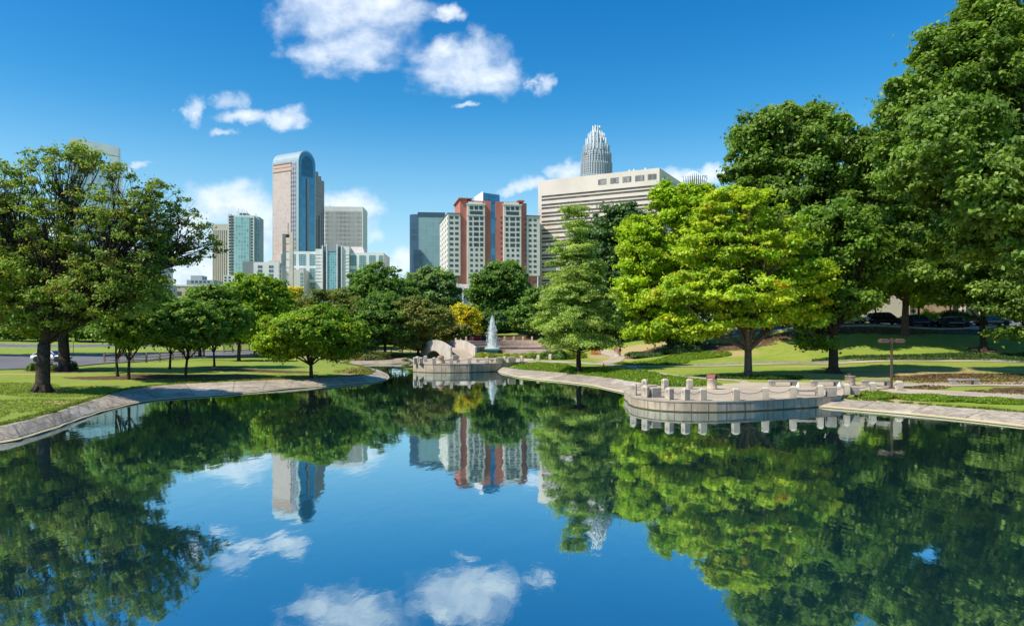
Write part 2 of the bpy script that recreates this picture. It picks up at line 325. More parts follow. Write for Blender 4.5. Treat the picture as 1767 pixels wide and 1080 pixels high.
for nm, arr in (('mulch', MULCH_SHADE), ('dry', DRY)):
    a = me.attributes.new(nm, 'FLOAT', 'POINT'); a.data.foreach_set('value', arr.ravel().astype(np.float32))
gm = bpy.data.materials.new('lawn'); gm.use_nodes = True; nt = gm.node_tree; p = nt.nodes['Principled BSDF']
tc = nt.nodes.new('ShaderNodeTexCoord'); o_ = tc.outputs['Object']
nl = noise(nt, o_, .16, 5, .6); nm_ = noise(nt, o_, 1.1, 6, .65); nf = noise(nt, o_, 9, 4, .7)
g = mixc(nt, smooth(nt, nl.outputs[0], .35, .65), (.20, .29, .035), (.28, .33, .055))
g = mixc(nt, mth(nt, 'MULTIPLY', smooth(nt, nm_.outputs[0], .45, .7), .55), g, (.12, .20, .025))
g = mixc(nt, mth(nt, 'MULTIPLY', smooth(nt, nf.outputs[0], .4, .7), .35), g, (.34, .35, .09))
def att(nt, nm):
    a = nt.nodes.new('ShaderNodeAttribute'); a.attribute_name = nm; return a.outputs['Fac']
dry = smooth(nt, mth(nt, 'ADD', att(nt, 'dry'), mth(nt, 'MULTIPLY', mth(nt, 'SUBTRACT', nm_.outputs[0], .5), 1.4)), .25, .75)
g = mixc(nt, dry, g, (.42, .33, .15))
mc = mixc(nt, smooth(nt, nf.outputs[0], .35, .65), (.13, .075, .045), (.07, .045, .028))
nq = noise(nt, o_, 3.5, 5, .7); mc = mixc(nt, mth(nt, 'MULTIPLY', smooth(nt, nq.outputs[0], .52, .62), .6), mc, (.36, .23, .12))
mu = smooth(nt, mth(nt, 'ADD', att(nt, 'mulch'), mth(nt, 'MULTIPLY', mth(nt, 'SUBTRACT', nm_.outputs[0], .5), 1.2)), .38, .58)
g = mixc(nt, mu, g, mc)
nt.links.new(g, p.inputs['Base Color']); p.inputs['Roughness'].default_value = .9; p.inputs['Specular IOR Level'].default_value = .15
bp = nt.nodes.new('ShaderNodeBump'); bp.inputs['Strength'].default_value = .6; bp.inputs['Distance'].default_value = .08
nb = noise(nt, o_, 14, 4, .7); nt.links.new(nb.outputs[0], bp.inputs['Height']); nt.links.new(bp.outputs[0], p.inputs['Normal'])
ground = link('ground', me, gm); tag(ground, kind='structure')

# pond bank of sloping concrete slabs
mb = MB(); nW = len(WL); rows = []; acc = 0
for i in range(nW):
    if i: acc += np.hypot(*(WL[i]-WL[i-1]))
    w_, t_, z = WL[i], TL[i], ZL[i]; o = (t_-w_)/max(np.hypot(*(t_-w_)), .01)
    jag = .06*math.sin(i*1.7)+.05*math.sin(i*.73)
    rows.append([(*(w_-o*.5), -.7), (*(w_-o*.12), -.05), (*(w_-o*.10), .05+.02*math.sin(i)), (*(w_+o*.14), .10), (*(w_+o*.16), .13), (*(w_*.5+t_*.5), .12+(z-.08)*.5+.015*math.sin(i*2.1)), (*(t_-o*.12), z+.01), (*(t_+o*(.18+jag)), z+.035), (*(t_+o*(.30+jag)), z-.25)])
K = len(rows[0])
mb.add([q for r in rows for q in r], [(i*K+k, (i+1)*K+k, (i+1)*K+k+1, i*K+k+1) for i in range(nW-1) for k in range(K-1)])
bk = mb.mesh('pond_bank'); uv = bk.uv_layers.new(name='UVMap'); acc = np.concatenate([[0], np.cumsum(np.hypot(*(WL[1:]-WL[:-1]).T))])
uvv = np.zeros((len(bk.loops), 2)); vi = np.zeros(len(bk.loops), np.int32); bk.loops.foreach_get('vertex_index', vi); uvv[:, 0] = acc[vi//K]; uvv[:, 1] = vi % K; uv.data.foreach_set('uv', uvv.ravel())
bm_ = bpy.data.materials.new('bank_slabs'); bm_.use_nodes = True; nt = bm_.node_tree; p = nt.nodes['Principled BSDF']
tc = nt.nodes.new('ShaderNodeTexCoord'); o_ = tc.outputs['Object']; su = nt.nodes.new('ShaderNodeSeparateXYZ'); nt.links.new(tc.outputs['UV'], su.inputs[0])
so_ = nt.nodes.new('ShaderNodeSeparateXYZ'); nt.links.new(o_, so_.inputs[0])
na = noise(nt, o_, .5, 6, .65, .4); nb = noise(nt, o_, 2.6, 6, .7, .6); nc = noise(nt, o_, .22, 3, .5)
cell = mth(nt, 'FLOOR', mth(nt, 'DIVIDE', su.outputs[0], 3.1)); wn = nt.nodes.new('ShaderNodeTexWhiteNoise'); wn.noise_dimensions = '1D'; nt.links.new(cell, wn.inputs['W'])
c = mixc(nt, smooth(nt, na.outputs[0], .3, .7), (.56, .475, .365), (.31, .26, .20))
c = mixc(nt, mth(nt, 'MULTIPLY', wn.outputs['Value'], .45), c, (.24, .21, .18))
c = mixc(nt, mth(nt, 'MULTIPLY', smooth(nt, nb.outputs[0], .46, .66), .65), c, (.15, .12, .085))
c = mixc(nt, mth(nt, 'MULTIPLY', smooth(nt, nc.outputs[0], .55, .62), .5), c, (.62, .57, .50))
jt = mth(nt, 'FRACT', mth(nt, 'DIVIDE', mth(nt, 'ADD', su.outputs[0], mth(nt, 'MULTIPLY', mth(nt, 'SUBTRACT', nb.outputs[0], .5), .5)), 3.1)); jl = mth(nt, 'LESS_THAN', jt, .025)
vor = nt.nodes.new('ShaderNodeTexVoronoi'); vor.feature = 'DISTANCE_TO_EDGE'; vor.inputs['Scale'].default_value = .42; nt.links.new(nt_v := o_, vor.inputs['Vector'])
crk = mth(nt, 'LESS_THAN', vor.outputs['Distance'], .012)
c = mixc(nt, mth(nt, 'MULTIPLY', mth(nt, 'MAXIMUM', jl, mth(nt, 'MULTIPLY', crk, .45)), .7), c, (.09, .07, .05))
toe = mth(nt, 'LESS_THAN', so_.outputs[2], .115); c = mixc(nt, mth(nt, 'MULTIPLY', toe, .8), c, (.56, .47, .27))
wet = mth(nt, 'LESS_THAN', so_.outputs[2], .035); c = mixc(nt, wet, c, (.10, .09, .035))
nt.links.new(c, p.inputs['Base Color']); p.inputs['Roughness'].default_value = .85
bp = nt.nodes.new('ShaderNodeBump'); bp.inputs['Strength'].default_value = .5; bp.inputs['Distance'].default_value = .12; nt.links.new(nb.outputs[0], bp.inputs['Height']); nt.links.new(bp.outputs[0], p.inputs['Normal'])
tag(link('pond_bank', bk, bm_), kind='structure')

# water
wm = bpy.data.materials.new('pond_water'); wm.use_nodes = True; nt = wm.node_tree; nt.nodes.remove(nt.nodes['Principled BSDF']); out = nt.nodes['Material Output']
df = nt.nodes.new('ShaderNodeBsdfDiffuse'); df.inputs['Color'].default_value = (.008, .045, .055, 1)
gs = nt.nodes.new('ShaderNodeBsdfGlossy'); gs.inputs['Color'].default_value = (.80, .93, .96, 1); gs.inputs['Roughness'].default_value = .025
fr = nt.nodes.new('ShaderNodeLayerWeight'); fr.inputs['Blend'].default_value = .5
mx = nt.nodes.new('ShaderNodeMixShader'); fac = mth(nt, 'ADD', .58, mth(nt, 'MULTIPLY', mth(nt, 'POWER', fr.outputs['Facing'], 4.0), .5), clamp=True)
nt.links.new(fac, mx.inputs[0]); nt.links.new(df.outputs[0], mx.inputs[1]); nt.links.new(gs.outputs[0], mx.inputs[2]); nt.links.new(mx.outputs[0], out.inputs['Surface'])
tc = nt.nodes.new('ShaderNodeTexCoord'); mp = nt.nodes.new('ShaderNodeMapping'); mp.inputs['Scale'].default_value = (1, .45, 1); nt.links.new(tc.outputs['Object'], mp.inputs[0])
wa = noise(nt, mp.outputs[0], .5, 3, .5, .3); wb = noise(nt, mp.outputs[0], 3.0, 3, .5, .3)
hsum = mth(nt, 'ADD', mth(nt, 'MULTIPLY', wa.outputs[0], 1.0), mth(nt, 'MULTIPLY', wb.outputs[0], .18))
bp = nt.nodes.new('ShaderNodeBump'); bp.inputs['Strength'].default_value = 1.0; bp.inputs['Distance'].default_value = .009; nt.links.new(hsum, bp.inputs['Height'])
for n_ in (gs,): nt.links.new(bp.outputs[0], n_.inputs['Normal'])
mb = MB(); mb.add([(-42, -60, 0), (44, -60, 0), (44, 131, 0), (-42, 131, 0)], [(0, 1, 2, 3)])
tag(mb.build('water', wm, fix=False), kind='structure')

# roads and paths: ribbons laid on the terrain
def ribbon(name, pts, width, m, off=.05, across=5, step=1.0, wf=None, kerb=None, kind='structure'):
    c = cat(pts, 12); seg = np.concatenate([[0], np.cumsum(np.hypot(*(c[1:]-c[:-1]).T))]); n = max(2, int(seg[-1]/step))
    s = np.linspace(0, seg[-1], n+1); X = np.interp(s, seg, c[:, 0]); Y = np.interp(s, seg, c[:, 1])
    tx = np.gradient(X); ty = np.gradient(Y); l = np.hypot(tx, ty); nx_, ny_ = -ty/l, tx/l
    vs = []
    for i in range(n+1):
        wd = width if wf is None else wf(s[i]/seg[-1])
        jj = .08*math.sin(i*.9)+.05*math.sin(i*2.3)
        for k in range(across+1):
            t = (k/across-.5)*(wd+jj); x, y = X[i]+nx_[i]*t, Y[i]+ny_[i]*t; vs.append((x, y, hgt(x, y)+off))
    A = across+1
    mb = MB(); mb.add(vs, [(i*A+k+1, i*A+k, (i+1)*A+k, (i+1)*A+k+1) for i in range(n) for k in range(across)], smooth=True)
    o = mb.build(name, m, fix=False); tag(o, kind=kind)
    if kerb:
        for sgn in (-1, 1):
            mk = MB(); base = []
            for i in range(n+1):
                for q, hh in ((-.02, -.1), (-.02, kerb), (.16, kerb), (.16, -.1)):
                    t = sgn*(width/2+q); x, y = X[i]+nx_[i]*t, Y[i]+ny_[i]*t; base.append((x, y, hgt(x, y)+hh+.03))
            mk.add(base, [(i*4+k, i*4+k+1, (i+1)*4+k+1, (i+1)*4+k) for i in range(n) for k in range(3)])
            tag(mk.build('kerb', KERB), kind='structure')
    return o
def sheet(name, near, far, m, n=90, k=14, off=.05):
    def rsm(p):
        c = cat(p, 10); l = np.concatenate([[0], np.cumsum(np.hypot(*(c[1:]-c[:-1]).T))]); q = np.linspace(0, l[-1], n+1); return np.stack([np.interp(q, l, c[:, 0]), np.interp(q, l, c[:, 1])], 1)
    A_, B_ = rsm(near), rsm(far); vs = []
    for i in range(n+1):
        for j in range(k+1):
            x, y = A_[i]*(1-j/k)+B_[i]*(j/k); vs.append((x, y, hgt(x, y)+off))
    mb = MB(); K = k+1; mb.add(vs, [(i*K+j, (i+1)*K+j, (i+1)*K+j+1, i*K+j+1) for i in range(n) for j in range(k)], smooth=True); tag(mb.build(name, m, fix=False), kind='structure')
    for E_, sg in ((A_, -1), (B_, 1)):
        base = []
        for i in range(n+1):
            d = E_[min(i+1, n)]-E_[max(i-1, 0)]; d = d/np.hypot(*d); nv = np.array([-d[1], d[0]])*sg
            for q, hh in ((-.02, -.1), (-.02, .12), (.18, .12), (.18, -.1)): x, y = E_[i]+nv*q; base.append((x, y, hgt(x, y)+hh+.04))
        mk = MB(); mk.add(base, [(i*4+j, i*4+j+1, (i+1)*4+j+1, (i+1)*4+j) for i in range(n) for j in range(3)]); tag(mk.build('kerb', KERB), kind='structure')
sheet('road', [(-150, 66), (-100, 69), (-62, 71), (-52, 74), (-49.5, 80), (-49, 88), (-47.5, 97), (-43.5, 108), (-37, 122), (-30, 140)], [(-160, 112), (-115, 112), (-90, 112), (-74, 113), (-66, 115), (-61, 118), (-56, 123), (-50, 131), (-44, 141), (-38, 152)], ASPH)
sheet('road', [(-190, 146), (-120, 146), (-90, 148), (-60, 156)], [(-190, 160), (-120, 160), (-88, 162), (-56, 170)], ASPH, 60, 8)
ribbon('road', [(24, 108), (40, 106), (60, 106), (90, 106), (140, 106)], 8.5, ASPH, .05, 9, kerb=.12)
ribbon('path', [(-1.5, 101), (4, 95.5), (9, 91), (12, 87), (14.5, 83.8), (19, 82.5), (26, 82.6), (40, 83), (60, 83.2), (95, 82)], 2, PAVE, .05, 4, .7, wf=lambda t: 3.4*(1-t)**6+.9)
ribbon('path', [(11, 90), (14, 98), (15, 106), (14, 115)], 2.2, PAVE, .055, 4, .7)
ribbon('path', [(13.5, 84), (14, 76), (15.5, 69), (18, 64), (21, 61.5)], 1.0, PAVE, .045, 3, .7)
ribbon('path', [(64, 102), (70, 98), (80, 91.5), (92, 86)], 3.0, PAVE, .07, 5, .7)
ribbon('path', [(19, 56), (25, 55.5), (30.5, 51), (35.5, 46), (41, 42), (50, 37), (70, 30)], 4.6, PAVE, .06, 6, .7)
ribbon('path', [(28, 59.5), (36, 59), (43, 58.3), (50, 60)], 4.2, PAVE, .045, 6, .7)
ribbon('path', [(-43, 116), (-35, 112), (-27, 108.5), (-24, 107)], 1.2, PAVE, .05, 3, .7)
ribbon('path', [(-30, 133), (-22, 131), (-16, 130), (-13, 128)], 2.6, PAVE, .05, 4, .7)

# the two terraces with their retaining walls
def terrace(name, poly, z, label):
    root = empty(name, (poly[0][0], poly[0][1], 0)); tag(root, label, 'terrace')
    ox, oy = poly[0]; q = [(x-ox, y-oy) for x, y in poly]
    n = len(q); cx = sum(a for a, b in q)/n; cy = sum(b for a, b in q)/n
    mb = MB(); mb.prism(q, -1.4, z-.09)
    ins = [(a+(cx-a)*.004, b+(cy-b)*.004) for a, b in q]
    MB().prism([(cx+(a-cx)*1.004, cy+(b-cy)*1.004) for a, b in q], z-.089, z).build('deck_slab', PAVE, root)
    # dark water line along the wall
    MB().prism([(cx+(a-cx)*1.0025, cy+(b-cy)*1.0025) for a, b in q], -.3, .07).build('waterline_stain', mat('algae', (.10, .095, .04), .7), root)
    # vertical form joints
    per = [0]; k = n
    jm = mb
    for i in range(n-1):
        a, b = Vector(q[i]), Vector(q[i+1]); d = (b-a); l = d.length; m_ = int(l/1.5)
        if oy+a.y > (poly[0][1]+8) : continue
        for s in range(max(1, m_)):
            p_ = a+d*(s+.5)/max(1, m_); nrm = Vector((d.y, -d.x)).normalized()
            p_ = p_+nrm*.004
            jm.rbox(p_.x, p_.y, .08, .03, .02, z-.19, math.atan2(d.y, d.x), 1)
    jm.build('retaining_wall', [CONC, mat('joint_dark', (.16, .13, .10), .9)], root)
    return root
terrace('terrace', T2, Z2, 'round pale concrete terrace with square posts at the right of the pond')
terrace('terrace', T1, Z1, 'pale concrete terrace below the arched footbridge, far end of the pond')

# ---------------------------------------------------------------- buildings
class Bld:
    def __init__(s, name, label, cat, u0, D0, th, z0=2.0, group=None):
        s.x0 = (u0-UC)/F*D0; s.y0 = D0; s.c = math.cos(R(th)); s.s = math.sin(R(th)); s.z0 = z0
        s.o = empty(name, (s.x0, s.y0, 0), R(th)); tag(s.o, label, cat, group)
        s.wn = {}; s.cnt = {}
    def fx(s, u, y=0):                       # local x on the front plane (or a plane at depth y) that shows at column u
        k = (u-UC)/F; ax, ay = s.x0-s.s*y, s.y0+s.c*y
        return (k*ay-ax)/(s.c-k*s.s)
    def sy(s, u, x=0):                       # local y on the side plane at local x
        k = (u-UC)/F; ax, ay = s.x0+s.c*x, s.y0+s.s*x
        return (ax-k*ay)/(s.s+k*s.c)
    def z(s, v, x=0, y=0): return CH+(VH-v)/F*(s.y0+s.s*x+s.c*y)
    def box(s, name, m, x0, x1, y0, y1, z0, z1, parent=None): return MB().box(x0, x1, y0, y1, z0, z1).build(name, m, parent or s.o)
    def wins(s, name, lst, m, parent=None):  # lst of boxes; the first 100 are parts, the rest one mesh
        cache = {}; n = s.cnt.get(name, 0); rest = MB()
        for (x0, x1, y0, y1, z0, z1) in lst:
            if n < 100:
                key = (round(x1-x0, 2), round(y1-y0, 2), round(z1-z0, 2))
                if key not in cache:
                    o = MB().box(0, x1-x0, 0, y1-y0, 0, z1-z0).build(name, m, parent or s.o); cache[key] = o
                else: o = cache[key].copy(); C.objects.link(o)
                o.location = (x0, y0, z0); n += 1
            else: rest.box(x0, x1, y0, y1, z0, z1)
        s.cnt[name] = n
        if rest.v: tag(rest.build(name, m, parent or s.o), kind='stuff')
    def fwins(s, cols, rows, m, name='window', y=-.06, dep=.1):
        s.wins(name, [(s.fx(a), s.fx(b), y, y+dep, s.z(d, s.fx(a)), s.z(c, s.fx(a))) for (c, d) in rows for (a, b) in cols], m)
WHITE = mat('facade_white', (.74, .74, .72), .7, .3, .05, .1); CREAM = mat('facade_cream', (.70, .625, .575), .75, .2, .06, .08)
OFFW = mat('facade_offwhite', (.72, .68, .63), .75, .2, .06, .15); RED = mat('facade_brick_red', (.53, .20, .165), .8, .2, .1, .12, (.45, .155, .13))
ROOFG = mat('roof_grey', (.16, .17, .18), .7); BEIGE = mat('facade_beige', (.60, .52, .42), .8, .2, .08, .15)
DGL = glass('glass_dark', (.05, .06, .07), .12, .6, .6); BGL = glass('glass_blue', (.05, .20, .32), .05, 1.0, .45, .4, .3, .5); TGL = glass('glass_teal', (.10, .24, .27), .1, .9, .4, .5, .5, .3)

# hotel: red brick and white bays
b = Bld('hotel_building', 'red brick and white apartment hotel with blue glass stair strip and roof box', 'building', 773, 330, 12)
Z0 = b.z0; fx, zz = b.fx, b.z
L_ = b.sy(759); xw0, xw1 = 0, fx(794.5)
b.box('left_wing', OFFW, 0, xw1, 0, L_, zz(475), zz(368.5)); b.box('left_wing_roof', ROOFG, -.3, xw1+.2, -.3, L_+.3, zz(368.5), zz(367.2))
b.box('left_wing_base', RED, .8, xw1, .8, L_-1, Z0, zz(475))
xr0, xr1 = xw1, fx(868)
b.box('red_tower', RED, xw1+.01, fx(806), .9, 20, Z0, zz(343, 6)); b.box('red_tower_roof', RED, xw1-.8, fx(815), -.1, 20, zz(343, 6), zz(341.3, 6))
b.box('red_core', RED, fx(806), fx(899), 1.6, 20.2, Z0, zz(346.5, 20))
b.box('red_pier', RED, fx(836.5), fx(847.5), .5, 3, Z0, zz(346.5, 17)); b.box('red_pier', RED, fx(855.5), fx(868.5), .5, 3, Z0, zz(347.5, 22))
b.box('red_tower', RED, fx(899), fx(909.5), .9, 20, Z0, zz(350, 34)); b.box('red_tower_roof', RED, fx(893), fx(905), -.1, 20, zz(348, 34), zz(345.6, 34))
for a, c, v in ((806, 836.5, 353), (868.5, 899, 354)):
    x0, x1 = fx(a), fx(c)
    b.box('white_bay', OFFW, x0, x1, -.6, 2.5, Z0, zz(v, x0)); b.box('bay_cornice', WHITE, x0-.3, x1+.3, -.95, 2.6, zz(v, x0), zz(v-1.6, x0)); b.box('bay_parapet', OFFW, x0+.5, x1-1, 0, 3, zz(v-1.6, x0), zz(v-5, x0))
    b.box('bay_ledge', WHITE, x0-.15, x1+.15, -.8, -.595, zz(v+19.3, x0), zz(v+18.2, x0))
    du = a-806
    cols = [(810.2, 816.4), (818.6, 824.4), (826.6, 832.6)]; cols = [(p_+du, q_+du) for p_, q_ in cols]
    b.fwins(cols, [(v+3, v+9)], DGL, y=-.66)
    b.fwins([(810.2+du, 832.4+du)], [(v+11.3, v+17.3)], DGL, y=-.66)
    b.fwins([(809.3+du, 814.3+du), (817.3+du, 825.6+du), (828+du, 833.5+du)], [(v+21.4+9.05*k, v+27.2+9.05*k) for k in range(6)], DGL, y=-.66)
    b.fwins([(811+du, 815.5+du), (819.8+du, 824.2+du), (828.3+du, 832.8+du)], [(v+21.6+9.05*k, v+26+9.05*k) for k in range(6, 14)], DGL, y=-.66)
b.fwins([(776.2, 782), (785.2, 791)], [(373.2+9.2*k, 377.6+9.2*k) for k in range(11)], DGL, y=-.07)
for k in range(2): b.fwins([(776.2, 782), (785.2, 791)], [(476.5+9*k, 480.5+9*k)], DGL, y=.72)
ys_ = [L_*(i+.25)/5.2 for i in range(5)]
b.wins('window', [(-.07, .04, yy_, yy_+1.7, zz(377.8+9.2*k), zz(373.4+9.2*k)) for k in range(11) for yy_ in ys_], DGL)
b.fwins([(864.2, 867)], [(373+9*k, 377+9*k) for k in range(10)], DGL, y=.44); b.fwins([(905.8, 908.6)], [(376+9*k, 379.6+9*k) for k in range(9)], DGL, y=.84)
x0, x1 = fx(909.5), fx(932)
b.box('right_wing', OFFW, x0, x1, .5, 20, zz(475.5, x0), zz(373, x0)); b.box('right_wing_roof', ROOFG, x0, x1+.2, .2, 20, zz(373, x0), zz(371.3, x0)); b.box('right_wing_base', RED, x0, x1-1, 1.2, 20, Z0, zz(475.5, x0))
b.fwins([(912.8, 917.6), (921.2, 926.2)], [(377.5+8.9*k, 381.8+8.9*k) for k in range(11)], DGL, y=.44)
b.fwins([(921.2, 926.2)], [(484, 488)], DGL, y=1.14)
b.box('stair_glass', BGL, fx(847.5), fx(855.5), 1.0, 1.7, Z0, zz(346, 20))
for k in range(22): b.box('stair_glass_band', RED if k % 2 else WHITE, fx(847.5), fx(855.5), .95, .999, zz(349+6.1*k, 20), zz(348.5+6.1*k, 20)) if k < 0 else None
x0, x1 = fx(827), fx(866.5); s0 = fx(835)
mb = MB(); mb.prism([(x0, 14), (s0, 2.2), (x1, 6), (x1, 16)], zz(347, 16), zz(331, 16)); bb = mb.build('roof_box', gridmat('roof_glass', (.10, .42, .60), (.03, .22, .40), 0, 1.45, 1.45, .86, .86, .08), b.o)
mb = MB(); mb.add([(x0-.1, 14.1, zz(347, 16)), (s0-.05, 2.1, zz(347, 16)), (s0-.05, 2.1, zz(328.5, 16)), (x0-.1, 14.1, zz(331, 16)), (x0+.2, 14.2, zz(347, 16)), (s0+.2, 2.3, zz(347, 16)), (s0+.2, 2.3, zz(328.5, 16)), (x0+.2, 14.2, zz(331, 16))], [(0,1,2,3),(7,6,5,4),(0,4,5,1),(1,5,6,2),(2,6,7,3),(3,7,4,0)]); mb.build('roof_box_side', WHITE, b.o)
b.box('plant_room', ROOFG, fx(869), fx(890), 8, 16, zz(348, 26), zz(343.5, 26))
# pale vertical quoin lines of the left wing corner
b.box('corner_strip', WHITE, -.12, .35, -.12, .35, zz(475), zz(368.5))

# dark glass office left of the hotel
b = Bld('office_building', 'dark blue glass office block left of the red hotel', 'building', 721, 430, 5)
b.box('glass_front', gridmat('pale_glass', (.28, .42, .43), (.22, .36, .38), 0, 2.0, 3.9, .9, .85, .12, gl2=(.26, .40, .42)), 0, b.fx(768), 0, 22, 2, b.z(374.5))
b.box('roof_band', mat('dark_band', (.06, .10, .14), .25, .6), -.1, b.fx(768), -.1, 22, b.z(374.5), b.z(366.2)); 
dm = gridmat('navy_glass', (.035, .075, .12), (.02, .055, .10), 1, 3, 3.9, .85, .8, .15)
mb = MB(); q = b.fx(706.5); mb.prism([(0, -.2), (0, 22), (q, 20), (q, 3.0), (q+1.2, 1.8)], 2, b.z(369.5)); mb.build('side_tower', dm, b.o)
b.box('low_tower', dm, b.fx(714), b.fx(727), -3, -.25, 2, b.z(432))

# long white civic office with strip windows
b = Bld('office_building', 'long pale office block with brown strip windows behind the trees', 'building', 1138, 320, -28.2)
xe = b.fx(928.5); zt_ = b.z(289.8)
b.box('body', CREAM, xe, 0, 0.4, 76, 2, zt_)
STR = glass('glass_brown', (.14, .105, .085), .25, .5, .35, .3, .25)
xa, xb = b.fx(934.6), b.fx(1133)
# frame around the strips
b.box('front_wall', CREAM, xe, xa, 0, .399, 2, zt_); b.box('front_wall', CREAM, xb, 0, 0, .399, 2, zt_); zs = b.z(318.6); b.box('front_wall', CREAM, xa, xb, 0, .399, zs, zt_)
z = zs
for k in range(15):
    for h1, h2 in ((1.0, .55), (1.0, 1.42)):
        b.box('window_strip', STR, xa, xb, .3, .398, z-h1, z); b.box('spandrel', CREAM, xa, xb, .02, .398, z-h1-h2, z-h1); z -= h1+h2
for a, c in ((1032, 1046.5), (1053, 1068), (1074, 1089.5), (1096, 1112), (1117.5, 1133)):
    b.box('terrace_opening', glass('glass_opening', (.22, .21, .20), .2, .6, .5, .8, .5), b.fx(a), b.fx(c), -.03, .1, zs+2.3, zs+5.0)
for i in range(7): b.box('side_opening', STR, -.1, .03, 6+i*8, 10+i*8, zs+3.0, zs+5.0)
b.box('side_panel', mat('facade_side', (.52, .47, .43), .8), -.05, .05, 1, 75, zs-9, zs-8.4)
for u in (1058, 1077, 1085, 1105): b.box('roof_vent', WHITE, b.fx(u), b.fx(u)+.6, 6, 7, zt_, zt_+ (2.0 if u % 2 else 1.0))

# barrel-vaulted tower
b = Bld('office_tower', 'tall pink granite tower with blue glass arch and rounded roof', 'tower', 502, 650, 61)
pg = gridmat('pink_side', (.56, .455, .42), (.42, .36, .36), 1, 2.9, 3.9, .55, .45, .3, gl2=(.55, .47, .45)); pf = gridmat('pink_front', (.46, .35, .36), (.15, .19, .25), 0, 2.1, 3.9, .5, .6, .15)
W = b.fx(559.5); 
def zf(h): return h
tops = [148, 151.5, 155.5]
c0, c1 = b.fx(515, -8.2), b.fx(544.5, -8.2); st = c0/3; sr = (W-c1)/3
for k in range(3):
    b.box('shoulder', pf, st*k, st*(k+1), -2.6*k, 22, 2, tops[k])
    b.box('shoulder', pf, W-sr*(k+1), W-sr*k, -2.6*k, 22, 2, b.z((313, 305, 297)[k], W-sr*k, -2.6*k))
b.box('side_wall', pg, -.15, -.01, 0, 22, 2, 148); 
b.box('side_cornice', mat('pink_band', (.45, .25, .22), .7), -.6, st*3, -.1, 22.2, 148, 148.6); b.box('side_attic', mat('pink_stone', (.60, .44, .39), .7), .3, c0, .2, 22, 148.6, 155)
b.box('side_cornice', MATS['pink_band'], .1, c0, .1, 22.1, 151.6, 152.1); b.box('side_cornice', MATS['pink_band'], -.2, c0, .05, 22.15, 155, 155.6)
cw = c1-c0; r = cw/2; prof = [(c0, 2), (c1, 2)]+[(c0+r+r*math.cos(t), 155.6+11.5*math.sin(t)) for t in np.linspace(0, math.pi, 18)]
vm = gridmat('vault_metal', (.42, .48, .50), (.36, .43, .46), 1, 2.4, 2.0, .9, .85, .3, gl2=(.36, .50, .52), metal=.3)
mb = MB(); mb.extr(prof, 'y', -8.2, 24); mb.build('vault', vm, b.o)
ag = glass('glass_arch', (.08, .22, .31), .06, 1.0, .12, .2, .26, .6)
prof2 = [(c0+1.2, 30), (c1-1.2, 30)]+[(c0+r+(r-1.2)*math.cos(t), 155.6+10*math.sin(t)) for t in np.linspace(0, math.pi, 18)]
mb = MB(); mb.extr(prof2, 'y', -8.5, -8.22); mb.build('arch_glass', ag, b.o)
prof3 = [(c0+3.6, 144), (c1-3.6, 144)]+[(c0+r+(r-3.6)*math.cos(t), 153+9.5*math.sin(t)) for t in np.linspace(0, math.pi, 18)]
mb = MB(); mb.extr(prof3, 'y', -8.62, -8.52); mb.build('arch_recess', glass('glass_arch_dark', (.04, .11, .16), .1, .9, .1, .2, .26, .5), b.o)
b.box('centre_pier', pf, c0+r-1.0, c0+r+1.0, -9.4, -8.52, 2, 142)
b.box('glass_shaft', MATS['glass_arch_dark'], c0+1.6, c0+r-1.4, -9.0, -8.52, 20, 74); b.box('glass_shaft', MATS['glass_arch_dark'], c0+r+1.4, c1-1.6, -9.0, -8.52, 26, 78)
for k in range(5): b.box('pilaster', mat('lilac_stone', (.36, .31, .35), .6), st*k*.62+.3, st*k*.62+.9, -2.6*min(2, k*.62)-.6, 0, 2, 118-k*4)
for k in range(4): b.box('pilaster', MATS['lilac_stone'], W-sr*k*.7-1.2, W-sr*k*.7-.6, -2.6*min(2, k*.7)-.6, 0, 2, 120-k*4)
b.box('annex', pg, -7, -.2, 1, 20, 2, b.z(449)); b.box('annex', pf, -1.5, 1, -4, -.1, 2, b.z(443))

# white ribbed office right of the vaulted tower
b = Bld('office_tower', 'white ribbed slab office right of the vaulted tower', 'tower', 560, 720, 3)
W = b.fx(626.5); b.box('body', gridmat('ribbed_white', (.72, .70, .68), (.10, .10, .11), 0, 1.36, 4.3, .45, .55, .4), .2, W-.2, .2, 30, 2, b.z(364)); b.box('crown_band', WHITE, 0, W, 0, 30.2, b.z(364), b.z(356.5))
for i in range(29): b.box('rib', WHITE, 1.0+i*(W-2)/28-.28, 1.0+i*(W-2)/28+.1, -.5, .19, 2, b.z(364))
b.box('roof_mast', DARK, b.fx(566), b.fx(567), 8, 8.6, b.z(356.5), b.z(353)); b.box('roof_plant', ROOFG, b.fx(568), b.fx(575), 8, 14, b.z(356.5), b.z(355))
b.box('corner_pier', WHITE, W-1.2, W+.01, -.6, -.01, 2, b.z(356.5))

